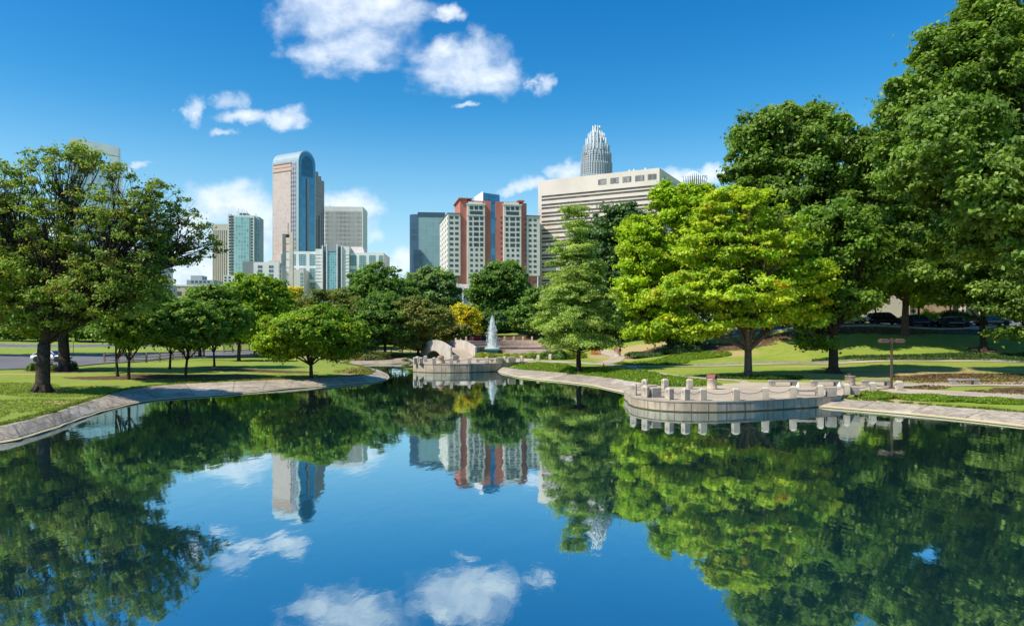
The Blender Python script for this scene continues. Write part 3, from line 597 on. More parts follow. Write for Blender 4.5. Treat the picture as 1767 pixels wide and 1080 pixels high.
# teal and white residential tower
b = Bld('apartment_tower', 'slim white tower with teal glass front and rooftop pinnacles', 'tower', 393, 600, 7)
u = lambda q: b.fx(350+q/6.75)
b.box('body', WHITE, 0, u(597), .3, 20, 2, b.z(371)); b.box('left_pier', WHITE, 0, u(330), -.3, 18, 2, b.z(369.5)); b.box('right_pier', WHITE, u(545), u(597), -.3, .29, 2, b.z(371.5))
b.box('glass_front', gridmat('teal_front', (.48, .62, .63), (.18, .36, .38), 0, 2.15, 3.1, .8, .86, .12), u(372), u(544), -.9, .28, 2, b.z(374))
b.box('side_face', gridmat('side_grey', (.34, .42, .47), (.15, .23, .28), 0, 1.8, 3.0, .6, .7, .2), u(598), u(650), 2.5, 19, 2, b.z(372.5))
b.fwins([(395.2, 399.4), (400.8, 403.6)], [(372.8+5.08*k, 376.2+5.08*k) for k in range(21)], DGL, y=-.4, dep=.09)
b.fwins([(433, 436.4)], [(376.5+5.08*k, 379.8+5.08*k) for k in range(20)], DGL, y=-.4, dep=.09)
b.box('crown', gridmat('crown_teal', (.5, .56, .55), (.07, .14, .15), 0, 3, 4, .8, .6, .2), u(425), u(520), .5, 12, b.z(374), b.z(366.8))
for q, v in ((300, 366), (318, 366.5), (395, 364), (412, 359), (440, 360), (462, 359.5), (480, 362), (500, 362), (515, 364), (608, 367), (622, 368)): b.box('pinnacle', WHITE, u(q), u(q)+.35, 1, 1.4, b.z(376), b.z(v))
b.box('podium', WHITE, b.fx(388), b.fx(440), -4, -.95, 2, b.z(476)); b.fwins([(389.3, 393), (396.5, 400)], [(478+5.2*k, 481+5.2*k) for k in range(4)], DGL, y=-4.1, dep=.09)

# fluted beige tower
b = Bld('office_tower', 'beige fluted tower partly behind the white and teal tower', 'tower', 366.5, 640, 3)
W = b.fx(392.5); b.box('body', BEIGE, 0, W, .8, 22, 2, b.z(398)); b.box('crown', mat('beige_pale', (.66, .60, .52), .8), -.1, W+.1, -.1, 22, b.z(398), b.z(386.5))
for i in range(8): b.box('flute', MATS['beige_pale'], i*W/7.2, i*W/7.2+.9, 0, .79, 2, b.z(398))

# white public building with teal windows
b = Bld('college_building', 'low white building with teal window blocks and grey central bay', 'building', 485, 350, 2)
u = lambda q: b.fx(480+q/8.31); v_ = lambda q: b.z(400+q/8.31)
PW = mat('facade_pale_green', (.76, .79, .78), .7, .3, .05, .1); BLS = mat('slot_blue', (.10, .17, .25), .4)
b.box('left_wing', PW, u(35), u(547), 0, 22, 2, v_(280)); b.box('stair_block', WHITE, u(547), u(652), -1.6, 22, 2, v_(250)); b.box('left_fin', WHITE, u(640), u(655), -2.4, -1.61, 2, v_(200))
b.box('slot', BLS, u(656), u(706), -.6, 20, 2, v_(208)); b.box('slot', BLS, u(866), u(915), -.6, 20, 2, v_(212))
b.box('bay_frame', WHITE, u(706), u(720), -2.6, 20, 2, v_(178)); b.box('bay_frame', WHITE, u(852), u(865), -2.6, 20, 2, v_(180)); b.box('bay_attic', mat('panel_grey', (.33, .37, .42), .6), u(720.3), u(851.7), -2.4, 20, v_(285), v_(180))
b.box('bay_glass', gridmat('bay_glazing', (.34, .50, .55), (.10, .28, .33), 0, 1.0, 1.25, .82, .8, .1), u(720.3), u(851.7), -2.2, 19, 2, v_(285))
b.box('stair_block', WHITE, u(930), u(1026), -1.6, 22, 2, v_(215)); b.box('right_fin', WHITE, u(915.3), u(929.5), -2.4, 10, 2, v_(205)); b.box('right_wing', PW, u(1027), u(1512), 0, 22, 2, v_(295))
for k in range(9):
    for a, c in ((549, 639), (932, 1024)): b.box('ledge', PW, u(a), u(c), -1.75, -1.61, v_(330+k*48), v_(318+k*48))
WG = gridmat('window_teal', (.45, .55, .55), (.05, .16, .19), 0, .78, .92, .84, .78, .12)
def win(a, c, t, bt, y=-.08): b.wins('window', [(u(a), u(c), y, y+.07, v_(bt), v_(t))], WG)
for a, c in ((42, 62), (215, 250), (300, 398), (450, 546)): win(a, c, 322, 480)
win(215, 252, 520, 552); win(300, 400, 520, 552); win(450, 548, 525, 680); win(450, 548, 724, 815)
for a, c in ((1030, 1118), (1164, 1258), (1305, 1396), (1444, 1502)): win(a, c, 335, 485); win(a, c, 530, 655); win(a, c, 700, 800)
b.box('white_lobby', mat('facade_lobby', (.72, .67, .62), .8), u(222), u(432), -9, -.1, 2, v_(560)) ; 
b.wins('lobby_window', [(u(386), u(422), -9.08, -9.01, v_(t+36), v_(t)) for t in (608, 658, 708, 758)], WG)
b.box('annex', WHITE, b.fx(441), u(34), -3, 18, 2, b.z(453.5)); b.box('grey_block', mat('panel_slate', (.24, .27, .30), .7), b.fx(421), b.fx(440.8), -2, 16, 2, b.z(452.5))
b.wins('annex_window', [(b.fx(a), b.fx(a+3.4), -3.1, -3.02, b.z(t+4.6), b.z(t)) for a in (448.3, 452.4, 467.2, 471.4) for t in (459, 466.2, 473.6)], glass('glass_slate', (.09, .13, .20), .15, .6, .4))
b.wins('annex_window', [(b.fx(486), b.fx(487.6), -3.1, -3.02, b.z(t+5), b.z(t)) for t in (459, 467, 475, 483)], DGL)
mb = MB(); cx = u(1110); mb.rbox(cx, 8, v_(295), u(1235)-u(1000), 12, v_(200)-v_(295), 0, top=.72); mb.build('roof_lantern', CREAM, b.o)
b.box('roof_vent', WHITE, u(1420), u(1450), 5, 6, v_(295), v_(285))

# campanile of twin pylons
b = Bld('bell_tower', 'slim beige concrete twin-pylon tower with a spire', 'tower', 487.2, 250, 14)
pm = mat('pylon', (.60, .54, .46), .8, .2, .1, .3)
g = lambda q: b.fx(480+q/8.31)
mb = MB(); mb.prism([(0, 0), (1.15, .3), (1.15, 1.8), (0, 1.6)], 2, b.z(403.5)); mb.build('pylon', pm, b.o)
mb = MB(); mb.prism([(2.35, -.5), (3.5, -.9), (3.7, 1.2), (2.35, 1.5)], 2, b.z(400.5)); mb.build('pylon', pm, b.o)
b.box('belfry', mat('belfry_dark', (.10, .05, .04), .8), 1.16, 2.34, .2, 1.3, b.z(409), b.z(404)); 
for v in (421, 434.5, 448, 462, 474, 487): b.box('cross_beam', pm, 1.16, 2.34, .4, 1.0, b.z(v), b.z(v-1.2))
MB().prism([(1.7, .5), (2.1, .5), (2.1, .9), (1.7, .9)], b.z(404), b.z(384)).build('spire', pm, b.o)

# little classical hall
b = Bld('chapel_building', 'small pale hall with a gabled porch and arched window', 'building', 774, 215, 10)
xq = b.fx(812); b.box('body', OFFW, 0, xq, 1.2, 14, 2, b.z(497)); mb = MB(); mb.add([(-.3, 1, b.z(497)), (xq+.3, 1, b.z(497)), (xq+.3, 15, b.z(497)), (-.3, 15, b.z(497)), (-.3, 8, b.z(485)), (xq+.3, 8, b.z(487.5))], [(0,1,5,4),(2,3,4,5),(0,4,3),(1,2,5),(3,2,1,0)]); mb.build('roof', mat('roof_pale', (.5, .45, .4), .8), b.o)
x0, x1 = b.fx(783.5), b.fx(800.5); xm = (x0+x1)/2
b.box('porch', OFFW, x0, x1, -.6, 1.19, 2, b.z(497.5)); mb = MB(); mb.extr([(x0-.3, b.z(497.4)), (x1+.3, b.z(497.4)), (xm, b.z(491.5))], 'y', -.8, 2); mb.build('pediment', WHITE, b.o)
wq = .75; zc = b.z(506.5)
mb = MB(); mb.extr([(xm-wq-.2, 2.2), (xm+wq+.2, 2.2)]+[(xm+(wq+.2)*math.cos(t), zc+(wq+.2)*math.sin(t)) for t in np.linspace(0, math.pi, 12)], 'y', -.68, -.61); mb.build('arch_surround', WHITE, b.o)
mb = MB(); mb.extr([(xm-wq, 2.2), (xm+wq, 2.2)]+[(xm+wq*math.cos(t), zc+wq*math.sin(t)) for t in np.linspace(0, math.pi, 12)], 'y', -.74, -.69); mb.build('arched_window', glass('glass_arched', (.10, .15, .19), .15, .6, .3, 1.2, 1.2), b.o)
for x in (x0+.1, x1-.5): b.box('pilaster', WHITE, x, x+.4, -.8, -.61, 2, b.z(497.5))

# crowned skyscraper
b = Bld('skyscraper', 'grey skyscraper with stepped white crown of fins above the long office', 'tower', 1029, 640, 0)
b.o.location.z = 0
sm = gridmat('granite_grid', (.44, .47, .50), (.13, .17, .21), 2, 3.9, 3.9, 0.0, .5, .2)
def ring(rx, z0, z1, m, name, fins=0, fh=0, fm=None, n=28, ft=.35):
    poly = [(rx*math.cos(2*math.pi*k/n)*1.0, rx*math.sin(2*math.pi*k/n)*.95) for k in range(n)]
    MB().prism(poly, z0, z1).build(name, m, b.o)
    if fins:
        mb = MB()
        for k in range(fins):
            t = 2*math.pi*(k+.5)/fins; mb.rbox((rx+.25)*math.cos(t), (rx+.25)*.95*math.sin(t), z0, .9, ft*2, z1-z0+fh, t)
        mb.build(name+'_fins', fm or WHITE, b.o)
k_ = 640/F; zb = lambda v: CH+(VH-v)*k_
gm1 = gridmat('granite_band', (.46, .51, .56), (.15, .20, .25), 2, 500, 2.1, 1.0, .42, .2, gl2=(.16, .2, .24)); FI = mat('fin_silver', (.58, .63, .67), .35, .5, .08, .05, metal=.3)
GR = mat('granite_rib', (.46, .50, .54), .6)
ring(28.6*k_, 2, zb(305), gm1, 'tower_shaft', 40, 0, GR, 30, .35)
ring(26.0*k_, 2, zb(283), gm1, 'tower_shaft', 40, 0, GR, 30, .35)
ring(24.6*k_, zb(300), zb(272), gm1, 'upper_shaft', 34, 3, GR, 28, .35); ring(21.8*k_, zb(276), zb(262), gm1, 'crown_tier', 24, 5, FI, 28, .4)
for rx, a, c, fh, nf in ((17.4, 264, 250, 5, 18), (13.2, 252, 241, 5, 14), (8.8, 243, 236, 4.5, 10), (5.6, 238, 221, 1.6, 8)): ring(rx*k_, zb(a), zb(c), gridmat('crown_glass%d' % nf, (.42, .48, .53), (.22, .28, .34), 2, 3.9, 1.6, 1.0, .5, .25), 'crown_tier', nf, fh, mat('fin_white', (.82, .86, .90), .4), 24, .45)

# fan-crowned tower at the right
b = Bld('skyscraper', 'white fan-shaped crown of curved fins peeking over the treetops', 'tower', 1172, 600, -8)
W = b.fx(1227); b.box('body', gridmat('fan_body', (.50, .53, .55), (.16, .2, .24), 0, 2.4, 3.9, .6, .6, .2), 2, W-1, 3, 26, 2, b.z(323))
for k in range(15):
    x = 1.0+k*(W-2)/14; t = abs(k-6.2)/8.2; hh = b.z(293)-(b.z(293)-b.z(318))*t**1.6
    mb = MB(); pr = [(0, b.z(330)-2), (0, b.z(316)+(hh-b.z(316))*.3), (1.5, hh-2.5), (5, hh), (7, hh), (7, hh-1), (3.5, hh-4), (2.2, b.z(316)), (2.2, b.z(330)-2)]
    mb.extr(pr, 'x', x, x+.75); mb.build('curved_fin', MATS['fin_white'], b.o)
b.box('back_screen', gridmat('fan_screen', (.5, .56, .6), (.28, .36, .42), 0, 1.2, 1.6, .6, .6, .3), 3, W-2, 7.2, 9, b.z(323), b.z(301))

# frame-topped tower at the far left
b = Bld('skyscraper', 'pale tower with an open slanted frame top above the left trees', 'tower', 121, 800, 20)
W = b.fx(204.5); zl, zr = b.z(236.5), b.z(253.5, W); SV = mat('frame_silver', (.80, .82, .84), .5, .5, .06, .05)
lw = W*.16
def slab(name, pts, y0, y1, m): MB().extr(pts, 'y', y0, y1).build(name, m, b.o)
slab('top_beam', [(0, zl), (W, zr), (W, zr-11), (0, zl-8.5)], 0, 14, SV)
slab('left_leg', [(0, zl-8.6), (3.4, zl-8.9), (3.4, zl-34), (0, zl-34)], .1, 13, SV); slab('right_leg', [(W*.83, zr-11), (W, zr-11.1), (W, zr-34), (W*.83, zr-30)], .1, 13, SV)
slab('left_brace', [(3.5, zl-10), (18, zl-30), (3.5, zl-30)], 2, 10, WHITE); slab('right_brace', [(W*.82, zr-13), (W*.82, zr-28), (W*.70, zr-28)], 2, 10, WHITE)
b.box('body', gridmat('frame_glass', (.50, .60, .66), (.34, .47, .55), 0, 3, 4.2, .8, .8, .12), 0, W, 1, 32, 2, zr-27); b.box('edge_fin', WHITE, W+.1, W+1.5, .2, 3, 20, zr-8)

# hall of pale panels behind the left trees
b = Bld('exhibition_hall', 'large pale hall with vertical wall panels behind the left trees', 'building', -120, 235, 20, 0)
W = b.fx(290); b.box('body', mat('panel_pale', (.62, .64, .63), .7, .2, .06, .1), 0, W, 0, 12, 0, b.z(452))
for k in range(28): b.box('panel_joint', ROOFG, k*W/28, k*W/28+.18, -.05, .02, 0, b.z(452))
b.box('roof_edge', ROOFG, -.2, W+.2, -.2, 12, b.z(452), b.z(450))
b = Bld('office_building', 'pale blue glass tower glimpsed through the left tree', 'tower', 250, 620, 6); b.box('body', gridmat('blue_glimpse', (.42, .56, .62), (.28, .44, .52), 0, 3, 4, .8, .8, .1), 0, b.fx(284), 0, 20, 2, b.z(388)); b.box('crown', WHITE, 2, b.fx(279), 2, 16, b.z(388), b.z(379))
b = Bld('warehouse_building', 'low pale roofline building left of the fluted tower', 'building', 322, 500, 4); b.box('body', mat('grey_blue', (.36, .42, .46), .7), 0, b.fx(369), 0, 20, 2, b.z(483)); b.box('roof_plant', mat('grey_blue2', (.46, .50, .52), .7), 2, b.fx(347), 2, 12, b.z(483), b.z(475)); b.wins('window', [(b.fx(330+k*7), b.fx(334+k*7), -.1, .02, b.z(488), b.z(484.5)) for k in range(5)], DGL)
b = Bld('retail_building', 'long low beige building behind the small left trees', 'building', 296, 260, 3); b.box('body', BEIGE, 0, b.fx(420), 0, 20, 1, b.z(494)); b.box('parapet', OFFW, -.2, b.fx(420)+.2, -.2, 20, b.z(494), b.z(491.5)); b.wins('window', [(b.fx(306+k*14), b.fx(313+k*14), -.1, .02, b.z(510), b.z(503)) for k in range(7)], DGL)
b = Bld('house_building', 'small white roofed pavilion among the middle trees', 'building', 500, 190, 8); b.box('body', WHITE, 0, b.fx(524), 0, 8, 2, b.z(531)); MB().prism([(-.5, -.5), (b.fx(524)+.5, -.5), (b.fx(524)+.5, 8.5), (-.5, 8.5)], b.z(531), b.z(526.5)).build('roof', mat('tin_roof', (.75, .75, .74), .5), b.o)

# low building behind the parked cars
b = Bld('low_building', 'low tan stone building behind the parked cars', 'building', 1425, 126, 1.5, 5)
W1, W2, W3 = b.fx(1570), b.fx(1648), b.fx(1900)
b.box('stone_wall', mat('tan_stone', (.66, .56, .47), .8, .2, .06, .3), 0, W1, 0, 14, 4, 13.5); b.box('brick_wall', mat('tan_brick', (.50, .32, .22), .85, .2, .12, .6), W1, W2, .6, 14, 4, 12.5); b.box('dark_wing', mat('brown_wall', (.20, .16, .13), .8), W2, W3, 1.5, 14, 4, 13)
b.box('roof_slab', ROOFG, W1, W3+1, -.6, 14, 13, 13.7)
for k in range(6): b.box('column', MATS['tan_stone'], W2+1+k*3.6, W2+1.8+k*3.6, -.2, .6, 4, 12.9)
for k in range(5): b.box('window', DGL, W2+2.3+k*3.6, W2+4.0+k*3.6, 1.4, 1.52, 7.0, 11)
b.box('plinth', KERB, 0, W1, -.15, -.01, 4, 6.7)

# ---------------------------------------------------------------- trees
def nrm(a): return a/np.maximum(np.linalg.norm(a, axis=1, keepdims=True), 1e-9)
def leaf_mesh(name, pos, nor, size, col, aspect=1.55):
    n = len(pos); a = nrm(np.cross(nor, rs.randn(n, 3))); b = np.cross(nor, a)
    s = (size*(.65+.7*rs.rand(n)))[:, None]
    fold = nor*s*.28
    co = np.stack([pos-b*s*aspect*.5, pos+a*s*.5+fold*.5, pos+b*s*aspect*.5-fold*.4, pos-a*s*.5+fold*.5], 1).reshape(-1, 3).astype(np.float32)
    me = bpy.data.meshes.new(name); me.vertices.add(4*n); me.vertices.foreach_set('co', co.ravel()); me.loops.add(4*n); me.loops.foreach_set('vertex_index', np.arange(4*n, dtype=np.int32))
    me.polygons.add(n); me.polygons.foreach_set('loop_start', np.arange(0, 4*n, 4, dtype=np.int32)); me.update()
    at = me.attributes.new('leaf_tint', 'FLOAT_VECTOR', 'FACE'); at.data.foreach_set('vector', np.clip(col, 0, 1).astype(np.float32).ravel())
    return me
PAL = {'oak': ([(.10, .18, .03), (.14, .23, .045), (.07, .14, .03)], [.45, .35, .2]),
       'oak_right': ([(.155, .245, .04), (.22, .32, .06), (.11, .19, .035)], [.45, .35, .2]),
       'oak_left': ([(.20, .29, .045), (.27, .33, .06), (.33, .31, .06), (.12, .20, .035), (.22, .15, .05)], [.38, .26, .13, .19, .04]),
       'maple': ([(.36, .47, .025), (.48, .53, .03), (.23, .38, .025), (.50, .44, .02), (.58, .30, .03)], [.38, .29, .26, .055, .015]),
       'ginkgo': ([(.34, .47, .02), (.45, .53, .03), (.25, .39, .02)], [.45, .3, .25]),
       'round': ([(.21, .34, .02), (.34, .42, .02), (.12, .24, .02)], [.4, .3, .3]),
       'cypress': ([(.31, .41, .09), (.40, .47, .12), (.22, .33, .07)], [.45, .3, .25]),
       'shade': ([(.12, .22, .035), (.17, .28, .04), (.18, .28, .03)], [.45, .35, .2]),
       'olive': ([(.19, .22, .05), (.25, .25, .06), (.14, .21, .05), (.27, .22, .07)], [.35, .25, .25, .15]),
       'green': ([(.13, .23, .04), (.18, .29, .05), (.09, .18, .035)], [.4, .35, .25]),
       'greyg': ([(.18, .27, .09), (.23, .32, .11), (.13, .22, .07)], [.4, .35, .25]),
       'deep': ([(.08, .16, .05), (.115, .20, .06), (.06, .13, .045)], [.4, .35, .25]),
       'yellow': ([(.62, .54, .02), (.46, .46, .03), (.60, .42, .02)], [.5, .3, .2])}
def tree(name, label, base, D, crowns, pal, puff=1.1, npuff=150, lpp=260, leaf=.26, trunk=.25, fork=.35, cat_='tree', group=None, flat=.62, barkm=None, tops=None, droop=0, thin=1.0, lean=0, limbs=7, cone=None, multi=0, roots=0):
    """crowns: (u, v, ru, rv[, depth offset, ry]) ellipses in photo pixels at distance D"""
    bx, by = base; bz = hgt(bx, by)-.05; k = D/F
    E = []
    for c in crowns:
        u, v, ru, rv = c[:4]; dy = c[4] if len(c) > 4 else 0; kk = (D+dy)/F; ry = c[5] if len(c) > 5 and c[5] else ru*kk*.95
        E.append(((u-UC)*kk-bx, D+dy-by, CH+(VH-v)*kk-bz, ru*kk, ry, rv*kk))
    DN = np.array([c[6] if len(c) > 6 else 1.0 for c in crowns])
    E = np.array(E, float); area = (E[:, 3]*E[:, 5])**.8; area /= area.sum()
    pts = []; den = []; tries = 0; md = puff*.70
    ph = rs.rand(6)*6.28
    while len(pts) < npuff and tries < npuff*30:
        tries += 1; ei = rs.choice(len(E), p=area); e = E[ei]; d = rs.randn(3); d /= np.linalg.norm(d)
        lob = 1+.13*math.sin(3*math.atan2(d[1], d[0])+ph[0])*math.cos(2.3*d[2]+ph[1])+.10*math.sin(5.3*math.atan2(d[1], d[0])+ph[2]+4*d[2])+.07*math.sin(11*d[0]+ph[3])*math.sin(9*d[2]+ph[4])
        r = (1-abs(rs.randn())*.13)*lob if rs.rand() < .8 else .35+.5*rs.rand()
        tip = rs.rand() < .13 and d[2] > -.5
        if tip: r = 1.04+.2*rs.rand()
        if d[2] < -.55: r *= .82
        q = e[:3]+d*r*np.maximum(e[3:]-puff*.3, .3)
        if q[2] < .9: continue
        inside = (((q-E[:, :3])/np.maximum(E[:, 3:], .1))**2).sum(1).min()
        if r > .8 and inside < .42: continue
        if pts and min(((q-p)**2).sum() for p in pts) < md*md: continue
        pts.append(q); den.append(DN[ei]*(.32 if tip else 1))
    den = np.array(den); pts = np.array(pts); n = len(pts)
    pc, pw = PAL[pal]; pc = np.array(pc)
    pr = puff*(.6+.75*rs.rand(n))*np.sqrt(den)
    hue = rs.choice(len(pc), n, p=pw)
    cen = np.array([E[:, 0].mean(), E[:, 1].mean(), E[:, 2].mean()])
    P_, N_, C_ = [], [], []
    for i in range(n):
        m = int(lpp*(pr[i]/puff)**2*thin)+4; d = nrm(rs.randn(m, 3)); up = rs.rand(m) < .55; d[up, 2] = np.abs(d[up, 2])
        nk = 7; sc_ = nrm(rs.randn(nk, 3)); sc_[:, 2] = sc_[:, 2]*.8+.15; sc_ *= (.35+.65*rs.rand(nk, 1)); ks = rs.randint(0, nk, m)
        g_ = rs.randn(m, 3)*.24; d = nrm(g_+1e-4+np.array([0, 0, .06])); far_ = rs.rand(m) < .12; g_[far_] *= 2.0
        q = (sc_[ks]*.95+g_)*np.array([1, 1, flat])*pr[i]*1.02
        out = pts[i]-cen; out[2] *= .3; on = np.linalg.norm(out)+1e-6; out = out/on
        if droop: q[:, 2] -= droop*(q[:, 0]*out[0]+q[:, 1]*out[1])+.02
        P_.append(pts[i]+q); N_.append(nrm(d*.5+sc_[ks]*.4+out*.2+np.array([0, 0, .55])+rs.randn(m, 3)*.6))
        c = (1.08+.30*rs.rand())*np.where(rs.rand(m, 1) < .5, pc[hue[i]], pc[rs.choice(len(pc), m, p=pw)]); C_.append(c*(.78+.44*rs.rand(m, 1))*(.9+.2*rs.rand()))
    root = empty(name, (bx, by, bz)); tag(root, label, cat_, group)
    me = leaf_mesh('crown', np.concatenate(P_), np.concatenate(N_), leaf, np.concatenate(C_)); link('crown', me, LEAF, root)
    # wood
    H0 = max(1.0, fork if fork > 1 else (E[:, 2]-E[:, 5]).min()+.4)
    mb = MB(); bm_ = barkm or BARK
    top = pts[pts[:, 2] > np.percentile(pts[:, 2], 80)].mean(0); top = np.array([top[0]*.6+cen[0]*.4, top[1]*.6+cen[1]*.4, top[2]*.92])
    def curve(a, b, r0, r1, seg, sag=0, sides=5, n_=6):
        a = np.array(a, float); b = np.array(b, float); dd = b-a; ln = np.linalg.norm(dd); mid = a+dd*.5+np.array([0, 0, sag*ln])+rs.randn(3)*ln*.05
        pp = [(1-t)**2*a+2*t*(1-t)*mid+t*t*b+(rs.randn(3)*ln*.012 if 0 < t < 1 else 0) for t in np.linspace(0, 1, n_)]
        mb.tube(pp, [r0*(1-t)+r1*t for t in np.linspace(0, 1, n_)], sides); return pp
    # trunk flaring at the root
    jit = rs.randn(2)*.05
    tp = [(0, 0, -.3), (0, 0, 0), (jit[0]*.3, jit[1]*.3, .35), (jit[0]+lean*.3, jit[1], H0*.5+.2), (jit[0]*2+lean, jit[1]*2, H0)]
    mt = MB(); mt.tube(tp, [trunk*1.75, trunk*1.6, trunk*1.12, trunk, trunk*.92], 12); 
    if roots:
        for q in range(6):
            t = q*1.05+.3; mt.tube([(math.cos(t)*trunk*.5, math.sin(t)*trunk*.5, .75), (math.cos(t)*trunk*1.25, math.sin(t)*trunk*1.25, .28), (math.cos(t)*trunk*2.1, math.sin(t)*trunk*2.1, -.1)], [trunk*.42, trunk*.36, trunk*.16], 6)
    mt.build('trunk', bm_, root, fix=False)
    f = np.array(tp[-1]); 
    # k-means of puffs to limbs
    K_ = min(limbs, n); ci = pts[rs.choice(n, K_, replace=False)]
    for _ in range(6):
        dd = ((pts[:, None]-ci[None])**2).sum(-1); lab = dd.argmin(1)
        ci = np.array([pts[lab == j].mean(0) if (lab == j).any() else ci[j] for j in range(K_)])
    if cone:
        leader = curve(f, (cen[0]*.3, cen[1]*.3, pts[:, 2].max()-.3), trunk*.85, .03, 0, 0, 7, 12)
        for i in range(n):
            z = max(H0, pts[i][2]-.25*np.hypot(*pts[i][:2])); t = min(1, (z-H0)/max(.1, leader[-1][2]-H0)); a = np.array(leader[0])*(1-t)+np.array(leader[-1])*t
            curve(a, pts[i], .05*(1-t)+.02, .012, 0, .05, 4, 4)
    else:
        ld = curve(f, top, trunk*.8, trunk*.12, 0, 0, 8, 8)
        for j in range(K_):
            t0 = rs.rand()*.45; a = ld[int(t0*7)] if not multi else f
            tgt = ci[j]*.88+np.array([0, 0, -.3]); rl = trunk*(.34+.16*rs.rand())*(1.25 if multi else 1)
            lb = curve(a, tgt, rl, rl*.3, 0, -.06 if not multi else .12, 6, 8)
            for i in np.where(lab == j)[0]:
                s0 = lb[rs.randint(3, 8)]; sb = curve(s0, pts[i], rl*.32, .012, 0, .06, 4, 5)
                if thin < .9 or den[i] < .9:
                    for _ in range(3): curve(sb[rs.randint(2, 5)], pts[i]+rs.randn(3)*pr[i]*.5*np.array([1, 1, .5]), .02, .006, 0, .05, 3, 3)
    wd = MB(); wd.v, wd.f, wd.mi, wd.sm = mb.v, mb.f, mb.mi, mb.sm
    wd.build('limbs', bm_, root, fix=False)
    return root
def bp_(u, v, z): p = P(u, v, z); return (p.x, p.y)
def bD(u, D): return ((u-UC)/F*D, D)

# right side
tree('cypress_tree', 'conical feathery bald cypress alone on the grass point', bD(999, 79), 79,
     [(992, 385, 20, 38), (990, 430, 36, 34), (994, 470, 50, 34), (992, 515, 62, 34), (990, 552, 74, 30), (998, 588, 70, 20)], 'cypress', 1.0, 270, 330, .135, .27, 1.6, flat=.34, droop=.28, cone=1, roots=1)
tree('maple_tree', 'spreading maple turning yellow, forked low beside the terrace', bD(1291, 66), 66,
     [(1268, 365, 58, 44), (1235, 430, 60, 48), (1325, 420, 80, 64), (1190, 505, 64, 36), (1290, 500, 90, 56), (1215, 565, 60, 24), (1308, 545, 62, 34), (1392, 480, 50, 44), (1385, 540, 44, 34), (1170, 560, 36, 24)], 'maple', 1.05, 330, 330, .20, .34, 2.5, flat=.42, multi=1, limbs=11, barkm=BARK_PALE)
tree('ginkgo_tree', 'bright lime green tree behind the maple', bD(1158, 99), 99, [(1150, 362, 30, 44), (1190, 362, 36, 46), (1105, 405, 34, 36), (1118, 445, 52, 50), (1185, 430, 56, 66), (1110, 505, 52, 50), (1175, 520, 60, 50), (1145, 570, 66, 26), (1205, 350, 34, 34)], 'ginkgo', 1.15, 400, 270, .27, .5, 2.2, limbs=9, roots=1)
tree('shade_tree', 'dark green shade tree with a thick trunk behind the benches', bD(1438, 71), 71, [(1440, 420, 75, 70), (1400, 470, 60, 60), (1480, 450, 60, 62), (1445, 520, 62, 36), (1395, 553, 36, 22), (1412, 592, 34, 14)], 'shade', 1.0, 330, 270, .24, .42, 3.6, multi=1, limbs=9, roots=1)
tree('oak_tree', 'tall dark oak with rounded top behind the maple', bD(1400, 92), 92, [(1320, 255, 60, 55), (1385, 245, 75, 66), (1450, 280, 70, 75), (1300, 330, 55, 65), (1375, 350, 90, 90), (1465, 370, 75, 80), (1340, 420, 80, 60), (1505, 300, 60, 80), (1540, 400, 70, 80), (1480, 470, 90, 50)], 'oak_right', 1.5, 560, 300, .34, .6, 6, limbs=10)
tree('oak_tree', 'huge oak filling the upper right corner of the photo', bD(1800, 66), 66, [(1790, 30, 120, 95), (1680, 130, 95, 85), (1610, 215, 80, 72), (1740, 170, 110, 110), (1575, 160, 48, 40), (1640, 310, 95, 60), (1760, 330, 110, 110), (1620, 95, 45, 45), (1700, 60, 60, 55), (1600, 300, 70, 60), (1680, 410, 80, 60), (1560, 235, 50, 60), (1745, 330, 90, 90, -9), (1650, 260, 80, 80, -8), (1800, 450, 60, 60, -9)], 'oak_right', 1.25, 820, 270, .27, .6, 8, limbs=14)  # crown lobes with a negative depth offset are added to shade the ground
tree('oak_tree', 'oak with a bare reddish trunk beside the parked cars', bD(1561, 96.5), 96.5, [(1560, 390, 80, 60), (1510, 440, 62, 50), (1600, 440, 75, 55), (1555, 480, 80, 36), (1520, 350, 60, 50)], 'oak_right', 1.3, 330, 280, .30, .42, 4.5, limbs=8, barkm=mat('bark_red', (.21, .13, .10), .9, .1, .3, 6, (.10, .06, .05), .8, 14))
tree('oak_tree', 'oak on the right lawn with dark forked trunk', bD(1698, 90), 90, [(1690, 410, 80, 65), (1640, 460, 60, 42), (1740, 460, 70, 55), (1700, 500, 70, 28), (1640, 500, 40, 24), (1800, 420, 60, 70)], 'oak_right', 1.15, 400, 280, .28, .36, 3.2, limbs=9)
tree('oak_tree', 'low-hanging oak at the right edge of the lawn', bD(1850, 86), 86, [(1800, 480, 75, 60), (1760, 530, 50, 26), (1850, 400, 80, 90), (1755, 575, 34, 12)], 'oak_right', 1.1, 240, 260, .27, .4, 3, limbs=7)
tree('evergreen_tree', 'dark blue-green tree between the cypress and the long office', bD(1070, 125), 125, [(1078, 395, 38, 40), (1035, 420, 36, 45), (1105, 410, 30, 40), (1065, 470, 60, 50), (1060, 530, 60, 40)], 'deep', 1.5, 280, 260, .38, .4, 3, limbs=6)
tree('small_tree', 'grey-green treetop in front of the fan-shaped tower', bD(1212, 118), 118, [(1212, 352, 24, 28), (1220, 400, 40, 40), (1215, 450, 45, 50), (1215, 510, 40, 40)], 'greyg', 1.2, 150, 240, .34, .3, 3, limbs=5)
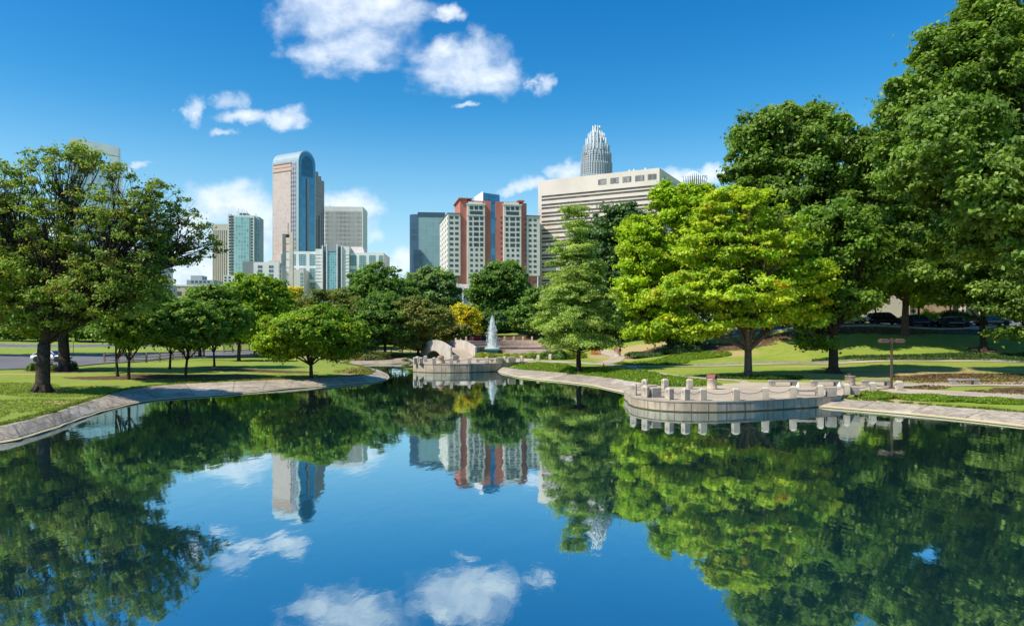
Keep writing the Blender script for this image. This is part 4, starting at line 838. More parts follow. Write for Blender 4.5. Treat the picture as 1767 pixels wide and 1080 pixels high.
for i, (u, D, v, ru, rv, pl, lb) in enumerate(((1607, 108, 505, 28, 32, 'ginkgo', 'thin street tree with yellowish leaves left of the reddish trunk'), (1512, 108.8, 498, 26, 34, 'ginkgo', 'thin street tree behind the dark hatchback'), (1585, 111, 492, 34, 36, 'green', 'street tree right of the reddish trunk behind the cars'), (1640, 113, 505, 30, 26, 'shade', 'street tree behind the black sedan'), (1755, 112, 500, 34, 30, 'shade', 'street tree near the right edge behind the brown car'))):
    tree('street_tree', lb, bD(u-20 if i == 0 else u, D), D, [(u-20 if i == 0 else u, v, ru, rv), (u-12, v-22, ru*.8, rv*.7)], pl, .9, 70, 200, .26, .12, 3.2, limbs=5, group='street trees behind the parked cars', multi=1)

# left side
tree('oak_tree', 'big spreading oak with thick trunk on the left lawn', bD(73, 50.5), 51.5,
     [(60, 400, 120, 70, 0, 2.8, .5), (180, 430, 115, 70, 0, 2.8, .52), (20, 480, 90, 70), (150, 520, 110, 45), (88, 303, 54, 54, 0, 1.6, .4), (-10, 330, 70, 60, 0, 2, .45), (165, 352, 60, 40, 0, 1.6, .4), (240, 365, 48, 38, 0, 1.5, .42), (150, 285, 26, 22, 0, 1, .35), (60, 560, 70, 22), (210, 480, 70, 50),
      (292, 362, 44, 36, 3, 1.4, .4), (330, 392, 42, 38, 4, 1.4, .36), (300, 440, 46, 30, 4, 1.8, .45), (360, 430, 28, 30, 5, 1.2, .4), (240, 400, 60, 40, 2, 2, .55), (265, 330, 34, 24, 2, 1.2, .4), (140, 275, 30, 26, 1, 1.5, .6), (200, 300, 28, 24, 1, 1.5, .5)], 'oak_left', .80, 740, 200, .13, .42, 3.4, thin=.85, limbs=14, roots=1)
tree('oak_tree', 'second thick-trunked oak behind the first on the left lawn', bD(112, 74), 74, [(120, 470, 100, 50), (200, 490, 75, 45), (60, 510, 80, 45), (150, 535, 90, 28), (20, 470, 70, 50)], 'oak_left', 1.1, 230, 210, .24, .5, 4, limbs=9, roots=1)
tree('oak_tree', 'dark oak at the left edge beyond the road', bD(-60, 110), 110, [(-20, 480, 90, 80), (60, 530, 80, 36), (-60, 420, 90, 90), (20, 440, 80, 60)], 'oak', 1.6, 260, 240, .36, .4, 4, limbs=8)
small = [(203, 66.5, 235, 545, 62, 52, 'slim small tree at the left of the row by the mulch bed'), (222, 63.5, 225, 560, 58, 44, 'small tree standing close beside the slimmest one on the left bank'), (293, 80, 300, 560, 52, 42, 'small tree near the rail fence, middle of the left row'),
         (320, 67.5, 322, 565, 58, 45, 'low-forked small tree on the mulch bed facing the pond'), (370, 83, 372, 548, 48, 52, 'dense small tree with an orange stone at its foot')]
for (u, D, cu, cv, ru, rv, lb) in small:
    tree('ornamental_tree', lb, bD(u, D), D, [(cu, cv, ru, rv), (cu-12, cv-18, ru*.75, rv*.7), (cu+15, cv+10, ru*.75, rv*.6)], 'shade', .8, 190, 230, .19, .115, 1.6, multi=1, limbs=8, group='small trees along the left bank')
tree('ornamental_tree', 'round bushy lime green tree on the tip of the left bank', bD(537, 69.5), 69.5, [(537, 578, 84, 42), (500, 590, 52, 34), (575, 590, 46, 34), (545, 556, 50, 28), (470, 600, 26, 20), (600, 600, 20, 20)], 'round', .75, 330, 300, .17, .17, 1.3, multi=1, limbs=10)
# middle row
mid = [('round', 'rounded yellow-green tree below the white college building', 440, 116, [(438, 515, 52, 42), (470, 535, 34, 30), (410, 545, 40, 34), (445, 565, 50, 34)], 1.2, 240, .3),
       ('olive', 'olive brown tree right of the bell tower', 556, 134, [(560, 530, 56, 34), (600, 545, 50, 34), (530, 560, 44, 30), (580, 570, 60, 26)], 1.2, 220, .32),
       ('green', 'dark rounded tree tallest in the middle row', 652, 150, [(655, 500, 48, 44), (690, 520, 34, 36), (630, 525, 30, 34), (655, 560, 55, 36)], 1.4, 260, .36),
       ('greyg', 'grey-green rounded tree below the dark glass office', 742, 172, [(742, 505, 44, 44), (712, 520, 30, 34), (768, 530, 24, 34), (745, 555, 50, 34)], 1.5, 240, .42),
       ('green', 'tree with a black trunk at the far bank of the channel', 665, 121, [(665, 555, 50, 32), (640, 570, 34, 22), (690, 575, 32, 22), (660, 530, 36, 26)], 1.0, 190, .26),
       ('olive', 'olive tree overhanging the channel beside the footbridge', 722, 122, [(714, 548, 46, 34), (748, 553, 34, 24), (695, 580, 32, 24), (712, 588, 26, 16)], 1.0, 220, .26),
       ('yellow', 'small golden yellow tree above the footbridge', 800, 143, [(800, 548, 26, 22), (812, 562, 18, 18), (785, 556, 16, 18)], .9, 100, .28),
       ('green', 'big rounded green tree in front of the red hotel', 862, 168, [(862, 490, 48, 38), (835, 520, 30, 36), (888, 515, 30, 40), (862, 545, 52, 30)], 1.5, 270, .42),
       ('green', 'green tree left of the cypress behind the fountain', 930, 150, [(930, 530, 34, 36), (905, 545, 30, 24), (960, 520, 36, 36), (940, 560, 50, 18)], 1.2, 190, .36),
       ('deep', 'dark low tree right behind the fountain jet', 840, 158, [(845, 560, 36, 18), (880, 556, 40, 20), (815, 566, 20, 14)], 1.0, 150, .34),
       ('shade', 'leafy tree behind the small left row by the fence', 345, 108, [(345, 545, 54, 42), (310, 560, 40, 34), (385, 560, 34, 32), (400, 575, 30, 22)], 1.2, 200, .3),
       ('round', 'lime green tree between the left row and the ball shaped tree', 412, 98, [(412, 560, 30, 32), (395, 575, 24, 22), (430, 575, 22, 20)], .9, 120, .25),
       ('olive', 'brownish tree behind the ball shaped tree', 480, 128, [(490, 550, 40, 30), (515, 575, 50, 24), (470, 570, 34, 26)], 1.1, 160, .32),
       ('green', 'bushy tree at the left end of the far bank', 612, 118, [(612, 575, 34, 26), (630, 590, 26, 14), (595, 585, 26, 18)], .9, 130, .26),
       ('yellow', 'orange tinted treetop beside the bell tower', 508, 165, [(508, 512, 16, 16), (512, 535, 20, 22)], 1.0, 50, .34),
       ('olive', 'low spreading tree just left of the footbridge', 745, 131, [(760, 575, 30, 16), (785, 572, 26, 14), (735, 580, 26, 14)], .8, 110, .26),
       ('olive', 'tall lacy tree at the right behind the orange netting', 1040, 132, [(1040, 560, 50, 30), (1005, 575, 40, 20), (1085, 575, 40, 22)], 1.0, 170, .3)]
for pl, lb, u, D, cr, pf_, npf, lf in mid:
    tree('park_tree', lb, bD(u, D), D, cr, pl, pf_, npf, 230, lf, .22, 2.2, limbs=6, group='trees of the far park')
for i, (u, D, vt, ru, lb) in enumerate(((1235, 140, 385, 60, 'tall dark tree behind the maple, left'), (1315, 145, 400, 70, 'tall dark tree behind the maple, right'), (1400, 150, 400, 75, 'tall dark tree behind the tan building, left end'), (1490, 155, 380, 80, 'tall dark tree over the tan building roof'), (1580, 150, 380, 80, 'tall dark tree behind the brick part of the tan building'), (1670, 150, 380, 80, 'tall dark tree behind the columned wing'), (1765, 150, 380, 80, 'tall dark tree behind the building at the right edge'))):
    tree('background_tree', lb, bD(u, D), D, [(u, vt+30, ru*.8, 45), (u-20, vt+80, ru, 60), (u+20, vt+120, ru, 50)], 'deep', 2.0, 130, 200, .55, .4, 3, limbs=4, group='tall trees behind the tan building')
for i, (u, D, lb) in enumerate(((-40, 185, 'leftmost'), (25, 178, 'second from the left'), (95, 182, 'third from the left'), (160, 178, 'fourth from the left'), (228, 182, 'fifth from the left'), (285, 178, 'rightmost'))):
    tree('background_tree', 'low bushy tree in front of the pale hall, '+lb, bD(u, D), D, [(u, 562, 36, 22), (u-15, 572, 30, 16), (u+18, 570, 30, 16)], 'green' if i % 2 else 'deep', 1.6, 60, 200, .45, .2, 1.2, limbs=3, group='low trees in front of the pale hall')
# far wood line that closes the view behind
fw = []
for i in range(34):
    u = -150+i*62+rs.randn()*12; D = 210+rs.rand()*60
    if 930 < u < 1200 or u > 1250: D = 180+rs.rand()*30
    x = (u-UC)/F*D; fw.append((x, D, 5+rs.rand()*3, 6+rs.rand()*4))
P_, N_, C_ = [], [], []
for x, y, rx, h in fw:
    for q in range(45):
        d = nrm(rs.randn(1, 3))[0]; d[2] = abs(d[2]); c = np.array([x, y, 3.0])+d*np.array([rx, rx*.7, h*.85])*(.7+.3*rs.rand()); m = 70; dd = nrm(rs.randn(m, 3))
        P_.append(c+dd*(.4+.6*rs.rand(m, 1))*np.array([1.6, 1.6, 1.1])); N_.append(nrm(dd+np.array([0, 0, .7])+rs.randn(m, 3)*.4)); pc = np.array(PAL['green' if (int(x) % 2) else 'deep'][0]); C_.append(pc[rs.choice(3, m)]*(.8+.4*rs.rand(m, 1)))
me = leaf_mesh('wood', np.concatenate(P_), np.concatenate(N_), .6, np.concatenate(C_)); tag(link('distant_wood', me, LEAF), 'distant band of mixed green trees closing the park', 'trees', kind='stuff')

# ---------------------------------------------------------------- posts, chains, blocks, benches, bins
CHAIN = mat('chain', (.10, .09, .08), .6, .4)
def post(u, v, z, rz, label, group, hpx=21, w_=.40, h=.78):
    p = P(u, v, z); mb = MB()
    mb.rbox(0, 0, 0, w_, w_, h-.1, 0); mb.rbox(0, 0, h-.1, w_, w_, .10, 0, top=.45)
    root = empty('bollard', (p.x, p.y, z), rz); tag(root, label, 'bollard', group); mb.build('post', CONC_POST, root)
    MB().rbox(0, 0, -.001, w_+.05, w_+.05, .035, 0).build('base_plate', CONC_GREY, root)
    for a in (-1, 1): MB().tube([(a*w_*.5, 0, h-.24), (a*(w_*.5+.06), 0, h-.24)], .022, 6).build('chain_ring', CHAIN, root)
    return root
def chain(a, b, h=.54, label='dark chain sagging between two posts', group='chains between the terrace posts'):
    p, q = a.location+Vector((0, 0, h)), b.location+Vector((0, 0, h)); d = (q-p).normalized(); p = p+d*.22; q = q-d*.22
    pts = [p.lerp(q, t)-Vector((0, 0, .16*4*t*(1-t))) for t in np.linspace(0, 1, 12)]
    mb = MB(); mb.tube([x-p for x in pts], .018, 5); o = mb.build('chain', CHAIN); o.location = p; tag(o, label, 'chain', group); return o
G2 = 'square concrete posts on the right terrace'
o2 = ['at the far left end', 'second from the left end', 'left of the flat-topped pair', 'with its dark side turned right', 'pale one left of the widest gap', 'below the tan litter bin', 'left of the front bench', 'in front of the low front bench', 'beside the paired blocks', 'between two blocks at the grass edge', 'near the lamp post, left side', 'right at the foot of the lamp post']
us = [(1093, 681.5), (1114, 685.5), (1155, 689.3), (1183, 690.3), (1212.5, 690.8), (1269.5, 690.5), (1320.5, 688.3), (1368.5, 686.3), (1415.5, 683.6), (1461, 681), (1505.7, 677.8), (1551.5, 675.3)]
ps = [post(u, v, Z2, R(a), 'concrete post on the right terrace rim, '+t, G2) for (u, v), t, a in zip(us, o2, (70, 55, 35, 25, 10, 5, -8, -12, -18, -20, -10, 0))]
bs = [post(u, v, Z2, R(a), 'concrete post at the back of the right terrace, '+t, G2) for (u, v), t, a in (((1112.5, 672), 'nearest the bank slabs', 60), ((1147.5, 671), 'middle one before the grass', 20), ((1190, 671.3), 'left of the tan litter bin', 10))]
lk = 'chain sagging between the terrace posts '
cl = ['at its left end', 'beside the cube block', 'at the flat-topped pair', 'between the dark-sided pair', 'left of the widest gap', 'below the tan litter bin', 'in front of the stone benches', 'before the low front bench', 'by the paired blocks', 'at the grass edge', 'left of the lamp post']
for i in range(len(ps)-1): chain(ps[i], ps[i+1], label=lk+cl[i])
chain(ps[0], bs[0], label=lk+'on the bank side'); chain(bs[1], bs[2], label=lk+'in front of the bright grass')
def block(u, v, z, w_, d_, h, rz, label, group='low concrete blocks'):
    p = P(u, v, z); root = empty('stone_block', (p.x, p.y, z), R(rz)); tag(root, label, 'stone block', group)
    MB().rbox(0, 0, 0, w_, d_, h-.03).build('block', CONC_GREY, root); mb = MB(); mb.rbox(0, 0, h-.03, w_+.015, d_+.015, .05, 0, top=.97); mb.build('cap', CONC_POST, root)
block(1130, 685, Z2, .62, .62, .62, 15, 'cube block standing between two posts at the left of the right terrace')
block(1434, 683.2, Z2, .62, .7, .62, -15, 'square block left of the post at the grass edge'); block(1474.5, 680.5, Z2, .55, .6, .55, -15, 'square block right of the post at the grass edge')
block(1122, 672.5, Z2, .9, .45, .35, 5, 'low flat block at the back left of the right terrace')
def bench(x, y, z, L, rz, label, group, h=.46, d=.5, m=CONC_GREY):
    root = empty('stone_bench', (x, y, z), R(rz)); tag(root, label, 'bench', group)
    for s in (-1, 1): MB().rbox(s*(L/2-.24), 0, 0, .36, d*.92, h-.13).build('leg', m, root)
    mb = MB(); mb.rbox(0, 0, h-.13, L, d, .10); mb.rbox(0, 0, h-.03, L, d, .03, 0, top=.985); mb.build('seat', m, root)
GB = 'concrete benches at the back of the right terrace'
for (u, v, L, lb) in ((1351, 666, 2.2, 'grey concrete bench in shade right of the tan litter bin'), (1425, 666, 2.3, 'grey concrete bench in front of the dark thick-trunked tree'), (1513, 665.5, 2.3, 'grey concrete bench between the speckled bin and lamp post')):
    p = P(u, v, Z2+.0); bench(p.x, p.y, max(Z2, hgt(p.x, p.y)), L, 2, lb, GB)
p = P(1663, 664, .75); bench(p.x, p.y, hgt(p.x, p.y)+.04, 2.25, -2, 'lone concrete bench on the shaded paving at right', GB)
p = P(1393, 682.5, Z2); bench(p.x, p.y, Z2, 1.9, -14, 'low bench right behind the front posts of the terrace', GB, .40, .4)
for (u, v, lb) in ((1377.5, 667.6, 'small white lantern cone beside the left shaded bench'), (1448.5, 666.6, 'small white lantern cone beside the middle shaded bench')):
    p = P(u, v, Z2); root = empty('path_light', (p.x, p.y, Z2)); tag(root, lb, 'path light', 'white cones by the benches'); MB().lathe([(.16, 0), (.15, .12), (.06, .26), (.05, .34), (0, .36)], 14).build('shade', WHITE, root)
def bin_(u, v, z, label, bodym, lidm, hood=True, s=1.0):
    p = P(u, v, z); root = empty('litter_bin', (p.x, p.y, z)); tag(root, label, 'litter bin')
    MB().lathe([(.38*s, 0), (.40*s, .04), (.39*s, .10), (.37*s, .12), (.375*s, .70), (.40*s, .72), (.40*s, .78), (.36*s, .80), (0.01, .80)], 24).build('drum', bodym, root)
    if hood:
        mb = MB(); A = [(.35*s*math.cos(t), .80+.36*s*math.sin(t)) for t in np.linspace(0, math.pi, 12)]; B_ = [(.30*s*math.cos(t), .80+.30*s*math.sin(t)) for t in np.linspace(0, math.pi, 12)]
        prof = A+B_[::-1]; n = len(prof); vs = [(-.34*s, p_, q_) for p_, q_ in prof]+[(.34*s, p_, q_) for p_, q_ in prof]; mb.add(vs, [(i, (i+1) % n, n+(i+1) % n, n+i) for i in range(n)]); 
        mb.extr([(q_*1.0, z_) for q_, z_ in A], 'x', -.345*s, -.30*s)
        for m_ in range(11): mb.add([(x_, *A[m_]) for x_ in (.34*s,)]+[(.34*s, *A[m_+1]), (.34*s, *B_[m_+1]), (.34*s, *B_[m_])], [(0, 1, 2, 3)])
        h_ = mb.build('hood', lidm, root); h_.rotation_euler = (0, 0, R(-35))
        mb = MB(); mb.lathe([(.30*s, .801), (.29*s, .81), (0.01, .812)], 20); mb.build('opening', mat('bin_black', (.01, .01, .01), .9), root)
    else: MB().lathe([(.36*s, .80), (.36*s, .86), (.26*s, .97), (.12*s, 1.03), (0.01, 1.04)], 20).build('lid', lidm, root)
BINM = mat('bin_aggregate', (.58, .48, .36), .9, .2, .15, 14, (.44, .35, .26)); LID = mat('lid_brown', (.24, .09, .075), .6)
bin_(1228.5, 671.5, Z2, 'round tan litter bin with brown hooded lid on the right terrace', BINM, LID, s=.98)
bin_(1467, 665, Z2+.02, 'speckled round litter bin with black top in the tree shade', mat('bin_speckle', (.40, .33, .26), .9, .2, .3, 5, (.2, .15, .11)), mat('lid_black', (.02, .02, .02), .5), hood=False)
p = P(1066, 615.5, 1.45); bin_(1066, 615.5, hgt(p.x, p.y), 'distant litter bin with brown lid beside the orange netting', BINM, LID, s=1.15)
bin_(760.5, 627.2, Z1, 'litter bin with terracotta lid on the far terrace', BINM, mat('lid_terracotta', (.42, .20, .13), .7), hood=False, s=1.1)

G1 = 'square concrete posts on the far terrace'
l1 = ['at the left corner', 'second from the left corner', 'set back near the litter bin', 'left of the litter bin', 'right of the litter bin', 'in front of the bridge foot', 'left of the yellow shrubs', 'between the two cubes', 'right of the cubes', 'at the right end of the walk', 'rearmost at the left corner', 'last by the cypress']
u1 = [(716.5, 627.3, 0), (726.5, 627.6, 0), (734, 624.3, 0), (749, 627.8, 0), (779, 627.8, 0), (810, 627.6, 0), (840.5, 627.0, 0), (870.5, 625.4, 0), (900, 624.3, 0), (929, 622.8, 0), (720.5, 625.5, 0), (950, 620.5, 0)]
pp = [post(u, v, Z1, R(25-i*5), 'concrete post on the far terrace, '+t, G1, h=.80, w_=.42) for i, ((u, v, _), t) in enumerate(zip(u1, l1))]
for i, (a, c) in enumerate(((1, 3), (3, 4), (4, 5), (5, 6), (6, 7), (7, 8), (8, 9))):
    chain(pp[a], pp[c], label='chain between far terrace posts, number '+'first second third fourth fifth sixth seventh'.split()[i]+' from the left', group='chains on the far terrace')
block(861, 625.5, Z1, .85, .8, .62, 10, 'concrete cube left of the pair on the far terrace'); block(883, 624.8, Z1, .95, .8, .62, 10, 'concrete cube right of the pair on the far terrace'); block(785.5, 622.5, Z1, .8, .7, .75, 20, 'concrete cube at the foot of the footbridge')
for (u, v, L, lb) in ((778, 626.6, 2.3, 'low bench behind the far terrace wall, left'), (837, 625.2, 2.3, 'low bench behind the far terrace wall, right')):
    p = P(u, v, Z1); bench(p.x, p.y, Z1, L, 0, lb, 'benches on the far terrace', .42, .42)

# double-headed lamp
p = P(1538.5, 669, Z2); root = empty('lamp_post', (p.x, p.y, Z2)); tag(root, 'brown lamp post with two boxy heads behind the front posts', 'lamp post')
BR = mat('lamp_brown', (.11, .075, .055), .55, .4)
MB().rbox(0, 0, 0, .30, .30, .06).build('base_plate', BR, root); MB().rbox(0, 0, .06, .14, .14, 3.75).build('pole', BR, root)
MB().box(-.48, .48, -.04, .04, 3.62, 3.70).build('cross_arm', BR, root)
for s in (-1, 1):
    h = MB(); h.box(*sorted((s*.28, s*.92)), -.24, .24, 3.48, 3.72); h.rbox(s*.60, 0, 3.72, .5, .36, .05, 0, top=.8); hh = h.build('lamp_head', BR, root)
    MB().box(*sorted((s*.34, s*.86)), -.19, .19, 3.465, 3.479).build('lens', WHITE, hh)

# sign posts
def sign(u, v, z, h, label, plates):
    D = F*(CH-z)/(v-VH) if abs(v-VH) > 12 else 101.5; p = P(u, v, D=D); z = hgt(p.x, p.y); root = empty('sign_post', (p.x, p.y, z)); tag(root, label, 'sign')
    MB().tube([(0, 0, 0), (0, 0, h)], .035, 6).build('pole', DARK, root)
    for (zz_, w_, hh, c) in plates: MB().box(-w_/2, w_/2, -.06, -.035, zz_, zz_+hh).build('plate', mat(*c), root)
SG = ('sign_back', (.16, .15, .15), .6)
sign(1493.5, 562, 5.8, 3.3, 'parking sign pole left of the silver car with two stacked plates', [(2.3, .55, .8, SG), (1.5, .45, .6, SG)])
sign(1576, 562, 5.8, 4.2, 'pole with a small teal plate right of the reddish trunk', [(2.1, .6, .45, ('sign_teal', (.05, .22, .26), .5))])
sign(1661.5, 566, 5.8, 3.0, 'thin sign pole in front of the black sedan', [(2.2, .35, .5, SG)])
sign(126.5, 618, 1.1, 3.0, 'thin pole with a small yellow-green sign beside the white car', [(2.3, .4, .5, ('sign_lime', (.35, .42, .08), .5))])

# ---------------------------------------------------------------- cars
TYRE = mat('tyre', (.02, .02, .02), .9); RIM = mat('rim', (.5, .5, .52), .3, .5, .05, 3, metal=.8); LAMPG = mat('headlamp', (.75, .78, .8), .1, .9); TAIL = mat('tail_lamp', (.35, .02, .02), .2, .7)
CG = glass('car_glass', (.015, .03, .05), .04, 1.0, .1)
def car(label, x, y, rz, paint, kind='sedan', group='cars parked along the upper street', dz=0):
    z = hgt(x, y)+.055+dz; root = empty('parked_car', (x, y, z), R(rz)); tag(root, label, 'car', group)
    W = .90; H = {'sedan': 1.44, 'suv': 1.66}[kind]; bt = .92 if kind == 'sedan' else 1.0
    # lower body: cross-sections along x (front = +x)
    st = [(-2.35, .46, .60, .72), (-2.28, .30, .84, .80), (-1.9, .26, bt-.02, .87), (-1.0, .24, bt, .9), (0, .24, bt-.01, .9), (.95, .24, bt-.03, .9), (1.35, .25, bt-.07, .89), (1.95, .27, bt-.18, .86), (2.28, .34, bt-.30, .76), (2.38, .46, .56, .66)]
    if kind == 'suv': st[0] = (-2.3, .4, .9, .8)
    n = 12; vs = []
    for (sx, z0, z1, hw) in st:
        for (a, b_) in ((-.86, 0), (-1, .14), (-1.02, .55), (-.97, .82), (-.88, .98), (-.5, 1.02), (.5, 1.02), (.88, .98), (.97, .82), (1.02, .55), (1, .14), (.86, 0)): vs.append((sx, a*hw, z0+(z1-z0)*b_))
    fs = [(i*n+k, i*n+(k+1) % n, (i+1)*n+(k+1) % n, (i+1)*n+k) for i in range(len(st)-1) for k in range(n)]+[tuple(range(n)), tuple(range((len(st)-1)*n, len(st)*n))]
    mb = MB(); mb.add(vs, fs, smooth=True); body = mb.build('body', paint, root)
    # greenhouse: glass volume with a painted roof and pillars
    if kind == 'sedan': g0 = [(-1.95, bt-.03), (-1.15, H-.07), (-.6, H-.01), (.05, H), (.35, H-.06), (1.2, bt-.05)]
    else: g0 = [(-2.22, bt-.03), (-1.95, H-.10), (-1.2, H-.01), (.1, H), (.45, H-.07), (1.25, bt-.05)]
    def sect(sc_, zo): return [[(px_, s*(.83-.20*max(0, (pz_-bt))/(H-bt))*sc_, pz_+zo) for px_, pz_ in g0] for s in (-1, 1)]
    a, c = sect(1, 0); vs = a+c; m_ = len(g0); mb = MB(); mb.add(vs, [tuple(range(m_)), tuple(range(2*m_-1, m_-1, -1))]+[(i, m_+i, m_+i+1, i+1) for i in range(m_-1)]); mb.build('windows', CG, root)
    mb = MB(); r_ = [q for q in g0 if q[1] > H-.12]; a = [(q[0], -.66, q[1]+.012) for q in r_]; c = [(q[0], .66, q[1]+.012) for q in r_]; k_ = len(r_); a2 = [(q[0], -.66, q[1]-.05) for q in r_]; c2 = [(q[0], .66, q[1]-.05) for q in r_]
    mb.add(a+c+a2+c2, [(i, i+1, k_+i+1, k_+i) for i in range(k_-1)]+[(i, 2*k_+i, 2*k_+i+1, i+1) for i in range(k_-1)]+[(k_+i, k_+i+1, 3*k_+i+1, 3*k_+i) for i in range(k_-1)]+[(0, k_, 3*k_, 2*k_), (k_-1, 3*k_-1, 4*k_-1, 2*k_-1)]); mb.build('roof', paint, root)
    for s in (-1, 1):
        mb = MB()
        for (p0, p1) in ((g0[0], g0[1]), (g0[-1], g0[-2])): mb.tube([(p0[0], s*.84, p0[1]), (p1[0], s*.67, p1[1])], .045, 5)
        mb.tube([(-.25, s*.85, bt-.02), (-.25, s*.68, H-.03)], .04, 5); mb.build('pillar', paint, root)
        MB().rbox(.85, s*1.0, bt-.02, .18, .2, .14).build('mirror', paint, root)
    for sx in (-1.42, 1.42):
        for s in (-1, 1):
            r = .33 if kind == 'sedan' else .36; wroot = MB(); wroot.lathe([(r*.62, -.11), (r*.95, -.11), (r, -.06), (r, .06), (r*.95, .11), (r*.62, .11)], 20); w_ = wroot.build('wheel', TYRE, root); w_.rotation_euler = (R(90), 0, 0); w_.location = (sx, s*.83, r)
            rm = MB(); rm.lathe([(.01, .095), (.07, .10), (r*.25, .085), (r*.6, .095), (r*.62, .06)], 20); 
            o = rm.build('rim', RIM, w_); o.scale = (1, 1, -s if s > 0 else 1)
            ar = MB(); ar.lathe([(r*1.0, -.02), (r*1.16, 0), (r*1.18, .03)], 20); q = ar.build('wheel_arch', TYRE, root); q.rotation_euler = (R(90), 0, 0); q.location = (sx, s*.905, r)
    for s in (-1, 1):
        MB().rbox(2.22, s*.58, bt-.36, .24, .30, .12).build('headlight', LAMPG, root); MB().rbox(-2.28, s*.62, .72, .12, .26, .14).build('tail_light', TAIL, root)
    MB().rbox(2.36, 0, .42, .06, .9, .16).build('grille', TYRE, root); MB().box(-.9, .9, -.86, .86, .2, .32).build('underside', TYRE, root)
    for s in (-1, 1):
        for xx in (-1.0, -.05, .93): MB().box(xx, xx+.015, *sorted((s*.905, s*.918)), .4, bt-.08).build('door_gap', TYRE, body)
    return root
def paint(n, c, m_=.3): return mat(n, c, .25, .5, .04, 1, metal=m_, coat=.8)
GC = 'cars parked along the upper street'
for (u, y, kind, pm_, lb) in ((1466, 104, 'sedan', paint('paint_silver', (.45, .48, .55)), 'silver sedan at the left end of the parked row'), (1527, 104.2, 'suv', paint('paint_black', (.012, .012, .015)), 'black hatchback behind a thin tree trunk'),
                           (1585, 103.8, 'suv', paint('paint_navy', (.02, .035, .09)), 'dark blue car half hidden by the reddish trunk'), (1645, 103, 'sedan', paint('paint_black2', (.014, .014, .018)), 'black sedan fully visible in the parked row'), (1712, 102.8, 'sedan', paint('paint_brown', (.09, .075, .065)), 'grey-brown sedan at the right end of the parked row')):
    car(lb, (u-UC)/F*y, y, -3, pm_, kind)
car('silver car glimpsed through the yellow maple leaves', (1373-UC)/F*104, 104, -3, MATS['paint_silver'], 'sedan', GC)
car('white sedan on the road behind the left oak trunks', (89-UC)/F*93, 93, -6, paint('paint_white', (.78, .79, .8), 0), 'sedan', None)

# ---------------------------------------------------------------- split rail fence
WOOD = mat('fence_wood', (.30, .25, .20), .9, .2, .2, 3, (.2, .16, .13))
def fence(label, fp):
    root = empty('rail_fence', (fp[0][0], fp[0][1], hgt(*fp[0]))); tag(root, label, 'fence', 'rail fences on the left lawn'); o = root.location
    P3 = [Vector((x, y, hgt(x, y)))-o for x, y in fp]
    for q in P3: MB().rbox(q.x, q.y, q.z-.2, .17, .17, 1.45).build('post', WOOD, root)
    for a, c in zip(P3[:-1], P3[1:]):
        for h in (.35, .7, 1.05): MB().tube([a+Vector((0, -.05, h)), c+Vector((0, -.05, h+random.uniform(-.03, .03)))], .05, 5).build('rail', WOOD, root)
fence('weathered three-rail wooden fence behind the small left trees', [bD(u, D) for u, D in ((180, 91), (204, 91.5), (229, 92), (252.6, 93), (275.5, 95), (297.6, 98), (314, 101), (335, 105), (352, 109))])
fence('three-rail wooden fence left of the ball-shaped tree', [bD(u, D) for u, D in ((386, 121), (401, 124), (415.6, 127), (430, 129.5), (444.5, 132), (460, 134))])
fence('low wooden rail fence on the far bank of the channel', [bD(u, D) for u, D in ((628, 121), (648, 121.5), (675, 122), (694, 122.5))])

# ---------------------------------------------------------------- arched footbridge
bx0, by0 = -10.2, 111.5
root = empty('footbridge', (0, 0, 0)); tag(root, 'arched concrete footbridge with solid side walls behind the far terrace', 'bridge')
A0, A1 = Vector((-7.3, 110.6)), Vector((-13.5, 124.5)); ax = (A1-A0); LB = ax.length; ax /= LB; nr = Vector((-ax.y, ax.x)); halfw = 1.85
def bpt(t, s, z): q = A0+ax*(t*LB)+nr*s; return (q.x, q.y, z)
def dz(t): return 1.08+1.35*math.sin(math.pi*min(1, max(0, t)))**1.0
BW = mat('bridge_concrete', (.58, .53, .46), .85, .2, .12, .6, (.46, .41, .35), streak=.55)
for s, nm in ((halfw, 'side_wall'), (-halfw-.28, 'side_wall')):
    vs = []; NS = 30
    for i in range(NS+1):
        t = i/NS; top = 2.3+1.35*math.sin(math.pi*(.08+t*.84)); arch = -.4 if (t < .2 or t > .86) else 2.15*math.sin(math.pi*(t-.2)/.66)**.6-.2
        for (ss, z) in ((s, arch), (s, top), (s+.28, top), (s+.28, arch)): vs.append(bpt(t, ss, z))
    fs = [(i*4+k, i*4+(k+1) % 4, (i+1)*4+(k+1) % 4, (i+1)*4+k) for i in range(NS) for k in range(4)]+[(0, 1, 2, 3), (NS*4+3, NS*4+2, NS*4+1, NS*4)]
    mb = MB(); mb.add(vs, fs); mb.build(nm, BW, root)
vs = []; NS = 30
for i in range(NS+1):
    t = i/NS; arch = -.4 if (t < .2 or t > .86) else 2.15*math.sin(math.pi*(t-.2)/.66)**.6-.2
    for (ss, z) in ((-halfw, dz(t)), (halfw, dz(t)), (halfw, min(arch, dz(t)-.2)), (-halfw, min(arch, dz(t)-.2))): vs.append(bpt(t, ss, z))
mb = MB(); mb.add(vs, [(i*4+k, i*4+(k+1) % 4, (i+1)*4+(k+1) % 4, (i+1)*4+k) for i in range(NS) for k in range(4)]+[(0, 1, 2, 3), (NS*4+3, NS*4+2, NS*4+1, NS*4)]); mb.build('deck', PAVE, root)
q = A0+ax*-.3

